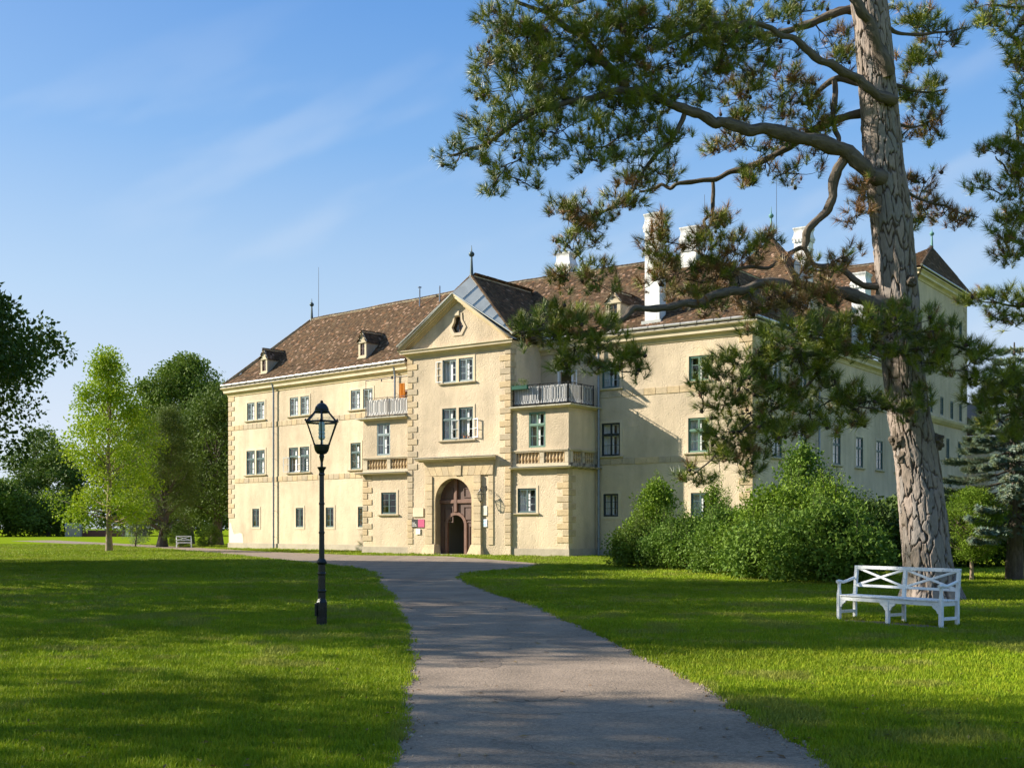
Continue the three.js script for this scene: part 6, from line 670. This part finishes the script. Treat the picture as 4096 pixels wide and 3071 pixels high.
function barkTrunk(pts, seed, NA, NY) {   // thick plated bark as real relief
  const cv = new THREE.CatmullRomCurve3(pts.map((q) => V(q[0], q[1], q[2]))), pos = [], col = [], idx = []; const CA = 18; const y0 = pts[0][1], y1 = pts[pts.length - 1][1];
  const cell = (u, v) => { const iu = Math.floor(u), iv = Math.floor(v); let f1 = 9, f2 = 9, id = 0; for (let a = -1; a <= 1; a++) for (let b = -1; b <= 1; b++) { const cu = ((iu + a) % CA + CA) % CA, h1 = hash2(cu, iv + b, seed), h2 = hash2(cu, iv + b, seed + 1), dx = iu + a + h1 - u, dy = iv + b + h2 - v, d = Math.hypot(dx, dy); if (d < f1) { f2 = f1; f1 = d; id = hash2(cu, iv + b, seed + 2); } else if (d < f2) f2 = d; } return [f2 - f1, id]; };
  for (let j = 0; j <= NY; j++) { const t = j / NY, k = t * (pts.length - 1), a = Math.min(pts.length - 2, Math.floor(k)), c = cv.getPoint(t), R0 = lerp(pts[a][3], pts[a + 1][3], k - a) - .052;
    for (let i = 0; i <= NA; i++) { const an = i / NA * 6.28318, cx = Math.cos(an), sz = Math.sin(an), wob = noise3(cx * 1.6, c.y * .9, sz * 1.6, seed), w2 = noise3(cx * 5, c.y * 2.2, sz * 5, seed + 3); let u = i / NA * CA + (w2 - .5) * 1.0 + (noise3(cx * 12, c.y * 5, sz * 12, seed + 15) - .5) * .5, v = c.y / .6 + (noise3(cx * 4, c.y * 3, sz * 4, seed + 5) - .5) * .9; const [e, id] = cell(u, v), [e2] = cell(u * 2 % CA, v * 2.3), fine = noise3(cx * 20, c.y * 16, sz * 20, seed + 7) * .6 + noise3(cx * 46, c.y * 30, sz * 46, seed + 8) * .4, big = noise3(cx * 9, c.y * 7, sz * 9, seed + 11); const plate = sstep(.03, .12, e + .12 * (fine - .5));
      const flare = c.y < .9 ? .2 * Math.pow(1 - Math.max(0, c.y) / .9, 2) * (.6 + .8 * noise3(cx * 2.5, 0, sz * 2.5, 4)) : 0; const R = R0 * (.93 + .14 * wob) + plate * (.026 + .022 * id) + .016 * (fine - .5) + .016 * (big - .5) + .006 * sstep(.02, .10, e2) + flare; pos.push(c.x + cx * R, c.y, c.z + sz * R);
      const k1 = .75 + .5 * fine, base = id < .3 ? [.25, .212, .186] : id < .6 ? [.28, .228, .195] : id < .85 ? [.225, .20, .182] : [.215, .175, .145]; const fur = [.085, .062, .047]; for (let q = 0; q < 3; q++) col.push(lerp(fur[q], base[q], plate) * k1); } }
  for (let j = 0; j < NY; j++) for (let i = 0; i < NA; i++) { const A = j * (NA + 1) + i, B = A + 1, C = A + NA + 1, D = C + 1; idx.push(A, C, B, B, C, D); }
  const g = new THREE.BufferGeometry(); g.setAttribute('position', new THREE.Float32BufferAttribute(pos, 3)); g.setAttribute('color', new THREE.Float32BufferAttribute(col, 3)); g.setAttribute('uv', new THREE.Float32BufferAttribute(new Float32Array(pos.length / 3 * 2), 2)); g.setIndex(idx); g.computeVertexNormals(); return g;
}
M.pineBark = phys({ vertexColors: true, roughness: .95, specularIntensity: .3 });
{
  const g = thing('pine_tree', 'huge black pine with plated trunk and long limbs overhanging the lawn', 'tree', [9.32, 0, -25.9]);
  const n = pineTrunk.length, dense = []; { const cv = new THREE.CatmullRomCurve3(pineTrunk.map((q) => V(q[0], q[1], q[2]))); for (let i = 0; i <= 40; i++) { const y = lerp(pineTrunk[0][1], pineTrunk[n - 1][1], i / 40); let a = 0; while (a < n - 2 && pineTrunk[a + 1][1] < y) a++; const t = clamp((y - pineTrunk[a][1]) / (pineTrunk[a + 1][1] - pineTrunk[a][1])); dense.push([0, 1, 2, 3].map((q) => lerp(pineTrunk[a][q], pineTrunk[a + 1][q], t))); } }
  mesh('trunk', barkTrunk(dense, 7, 280, 820), M.pineBark, g);
  for (const [x, y, z, s] of [[-.82, 3.55, .12, .17], [.03, 3.5, .15, .15], [-.72, 3.15, .18, .13], [-.88, 8.2, .3, .1], [-.62, 6.95, .42, .1], [-1.2, 8.0, .1, .09], [-.62, 5.9, .4, .1]]) { const gg = new THREE.IcosahedronGeometry(s, 4), p = gg.attributes.position; for (let i = 0; i < p.count; i++) { const q = V().fromBufferAttribute(p, i), k = .6 + .8 * noise3(q.x / s * 2.2 + x * 9, q.y / s * 2.2, q.z / s * 2.2, 6) + .5 * (noise3(q.x / s * 6, q.y / s * 6 + x * 5, q.z / s * 6, 8) - .5); p.setXYZ(i, q.x * k, q.y * k * 1.25, q.z * k); } gg.computeVertexNormals(); const m = mesh('burl', gg, M.bark, g); m.position.set(x, y, z); }
  pineCrown(g, pineLimbs, pineClumps, 17);
  const g2 = thing('pine_tree', 'second pine reaching in from beyond the right edge', 'tree', [13.6, 0, -25.5]); mesh('trunk', barkTrunk([[0, -.1, 0, .42], [-.05, 3, 0, .38], [.02, 8, 0, .33], [.0, 13, 0, .25], [0, 17, 0, .08]], 9, 60, 160), M.pineBark, g2); pineCrown(g2, pine2Limbs, pine2Clumps, 23);
}
// ---------- flower box, window plants ----------
function plant(g, name, at, n, s, cols, seed, geo = SPRAY.small, spread = [.2, .12, .1]) { const r = rng(seed), it = []; for (let i = 0; i < n; i++) it.push({ m: rm(V(at[0] + (r() - .5) * 2 * spread[0], at[1] + r() * 2 * spread[1], at[2] + (r() - .5) * 2 * spread[2]), s * (.7 + .6 * r()), r), c: tint(cols, r, .4) }); inst(name, geo, M.leaf, it, g); }
{ const p = onHouse(FB, 4.42, 9.32, .1), g = thing('flower_box', 'green plastic flower box with young plants on the right terrace railing', 'flower box', [p.x, p.y, p.z], faceTurn(FB)); M.boxGreen = std({ color: lin(.012, .12, .075), roughness: .45 }); const b = new GB(); b.cbox(-.52, .52, .02, .2, -.09, .09, .015); for (let i = 0; i < 20; i++) b.box(-.5 + i * .052, -.48 + i * .052, .03, .17, .09, .1); b.cbox(-.55, .55, .19, .225, -.11, .11, .01); mesh('trough', b, M.boxGreen, g); plant(g, 'foliage', [-.28, .24, 0], 16, .55, [lin(.10, .17, .03)], 3, SPRAY.narrow, [.2, .09, .06]); plant(g, 'foliage', [.2, .24, 0], 36, .6, [lin(.22, .26, .03), lin(.16, .22, .03)], 4, SPRAY.small, [.24, .17, .07]); }
{ const p = onHouse(FP, .62, 6.8, .0), g = thing('potted_plant', 'small potted plants on the sill of the open centre window', 'potted plant', [p.x, p.y, p.z], faceTurn(FP)); mesh('pot', new GB().lathe([[.05, 0], [.075, .12], [.08, .13], [0, .13]], -.12, 0, 8).lathe([[.05, 0], [.07, .1], [0, .1]], .18, 0, 8), std({ color: lin(.45, .2, .1) }), g); plant(g, 'foliage', [0, .12, 0], 16, .6, [lin(.07, .13, .03), lin(.10, .16, .03)], 8, SPRAY.small, [.2, .12, .05]); plant(g, 'blossom', [-.02, .12, .05], 8, .3, [lin(.6, .25, .12), lin(.6, .5, .1)], 9, SPRAY.small, [.25, .06, .04]); }

// ---------- grass ----------
const BLADES = [1, 2, 3].map((s) => { const r = rng(s * 31), g = new GB(); for (let i = 0; i < 13; i++) { const a = r() * 6.283, ro = .06 * Math.sqrt(r()), b = V(Math.cos(a) * ro, 0, Math.sin(a) * ro), h = .028 + .030 * r(), ln = V((r() - .5), 0, (r() - .5)).multiplyScalar(.055), w = V(r() - .5, 0, r() - .5).normalize().multiplyScalar(.0028), m = b.clone().addScaledVector(ln, .35).add(V(0, h * .62, 0)), t = b.clone().add(ln).add(V(0, h, 0)); g.tri(b.clone().sub(w), b.clone().add(w), m.clone().add(w)); g.tri(b.clone().sub(w), m.clone().add(w), m.clone().sub(w)); g.tri(m.clone().sub(w), m.clone().add(w), t); } return g.build(); });
const Linv = FL.m.clone().invert(); function inHouse(x, z) { const p = V(x, 0, z).sub(house.position).applyAxisAngle(V(0, 1, 0), -house.rotation.y); if (Math.abs(p.x) < 7.7 && p.z < -.1) return true; if (p.x > 7 && p.x < 17.2 && p.z < -2.98) return true; if (p.x < -7 ) { const q = p.applyMatrix4(Linv); return q.x > -.1 && q.z < .06; } return p.z < -3; }
{
  const r = rng(99), gcol = [lin(.205, .285, .007), lin(.23, .305, .008), lin(.175, .25, .008), lin(.27, .31, .015)], rings = [[5.5, 9, 640, 1.0], [9, 14, 430, 1.15], [14, 22, 220, 1.45], [22, 36, 85, 2.1], [36, 62, 28, 3.2], [62, 110, 9, 4.6]], sets = [[], [], []];
  for (const [za, zb, dens, sc] of rings) { const zm = (za + zb) / 2, half = .47 * zb + 1.6, n = Math.round((zb - za) * 2 * half * dens);
    for (let i = 0; i < n; i++) { const z = -lerp(za, zb, r()), x = (r() * 2 - 1) * half; const a = r(), b = r(), c = r(), d = r(), e = r(); if (Math.abs(x) > .47 * -z + 1.4) continue; if (inLane(x, z) || (zb > 36 && inHouse(x, z))) continue; const ew = .9; if (V(x - 6.28, 0, z + 19.25).dot(V(-.83, 0, .557)) ** 2 / .12 + V(x - 6.28, 0, z + 19.25).dot(V(.557, 0, .83)) ** 2 / 1.5 < 1 && a < .95) continue;
      const pt = noise3(x * .35, z * .35, 1, 2), pf = noise3(x * 1.7, z * 1.7, 4, 3), s = sc * (.65 + .7 * b) * (.8 + .4 * pf); EU.set((c - .5) * .3, d * 6.283, (e - .5) * .3); const col = gcol[Math.floor(a * 4)].clone().multiplyScalar(.72 + .5 * pt + .25 * pf); if (pf > .58 && pt > .48) col.lerp(lin(.26, .24, .06), .55 * sstep(.58, .72, pf)); sets[i % 3].push({ m: new THREE.Matrix4().compose(V(x, 0, z), Q.setFromEuler(EU).clone(), V(s, Math.min(s, 1.0 + .14 * s) * (.8 + .5 * b), s)), c: col }); } }
  { const im = inst('lawn_grass', BLADES[1], M.blade, sets.flat(), scene); im.userData.label = 'short mown grass blades covering the lawn'; } console.log('grass', sets.map((s) => s.length).join());
  // grit along the lane edges
  const grit = [], gg = new THREE.IcosahedronGeometry(.012, 0), step = lanePoly.length; for (let i = 0; i < step; i++) { const [x, z] = lanePoly[i]; if (z < -40 || z > -5 ) continue; const k = z > -16 ? 12 : 5; for (let j = 0; j < k; j++) { const q = V(x + (r() - .5) * .34 * r(), .012, z + (r() - .5) * .16), s = .4 + 1.3 * r() * r(); grit.push({ m: new THREE.Matrix4().compose(q, Q.setFromEuler(EU.set(r() * 6, r() * 6, r() * 6)).clone(), V(s, s * .7, s)), c: tint([lin(.30, .24, .17), lin(.22, .18, .14), lin(.38, .31, .23), lin(.22, .13, .06)], r, .5) }); } } const im = inst('lane_grit', gg, std({ color: 0xffffff }), grit, scene); im.userData.label = 'loose grit along the lane edges';
  const fl = []; for (let i = 0; i < 1700; i++) { const near = i > 900, pa = r() * 6.283, pr = .6 + 3 * r() * r(), z = near ? -25.9 + pr * Math.sin(pa) : -(6 + 26 * r() * r()), x = near ? 9.3 + pr * Math.cos(pa) : (r() * 2 - 1) * .46 * -z; const on = inLane(x, z), q = V(x, on ? .016 : .035, z); if (on && r() < .55) continue; const s = .5 + r(); fl.push({ m: new THREE.Matrix4().compose(q, Q.setFromEuler(EU.set((r() - .5) * .5, r() * 6.28, (r() - .5) * .5)).clone(), V(s, s, s)), c: tint([lin(.22, .12, .05), lin(.16, .10, .05), lin(.28, .2, .08)], r, .5) }); } const fg = new GB(); fg.quad(V(-.004, 0, -.035), V(.012, .004, 0), V(.003, 0, .035), V(-.012, .006, .004)); const fo = inst('fallen_leaves', fg.build(), M.leaf, fl, scene); fo.userData.label = 'scattered dry leaves and needles on lane and lawn';
  // cracks
  const cg = new GB(); for (let k = 0; k < 11; k++) { let z = -8 - r() * 26, x = lerp(-1.2, 1.7, r()), a = r() < .6 ? (r() - .5) * 1.2 : 1.57 + (r() - .5); const n = 14 + Math.floor(r() * 26); let w = .002 + .004 * r(); for (let i = 0; i < n; i++) { const l = .05 + .06 * r(), nx = x + Math.cos(a) * l, nz = z + Math.sin(a) * l; if (!inLane(nx, nz)) break; const px = -Math.sin(a) * w, pz = Math.cos(a) * w; cg.quad(V(x - px, .013, z - pz), V(x + px, .013, z + pz), V(nx + px, .013, nz + pz), V(nx - px, .013, nz - pz)); x = nx; z = nz; a += (r() - .5) * 1.1; } } const ck = setting('lane_crack', cg, std({ color: lin(.07, .058, .05) }), 'fine dark cracks in the lane');
}

renderer_setup: {
  const renderer = new THREE.WebGLRenderer({ antialias: true });
  renderer.setSize(1024, 767); renderer.shadowMap.enabled = true; renderer.toneMapping = THREE.LinearToneMapping; renderer.toneMappingExposure = EXPOSURE; renderer.outputColorSpace = THREE.SRGBColorSpace;
  renderer.render(scene, camera);
}
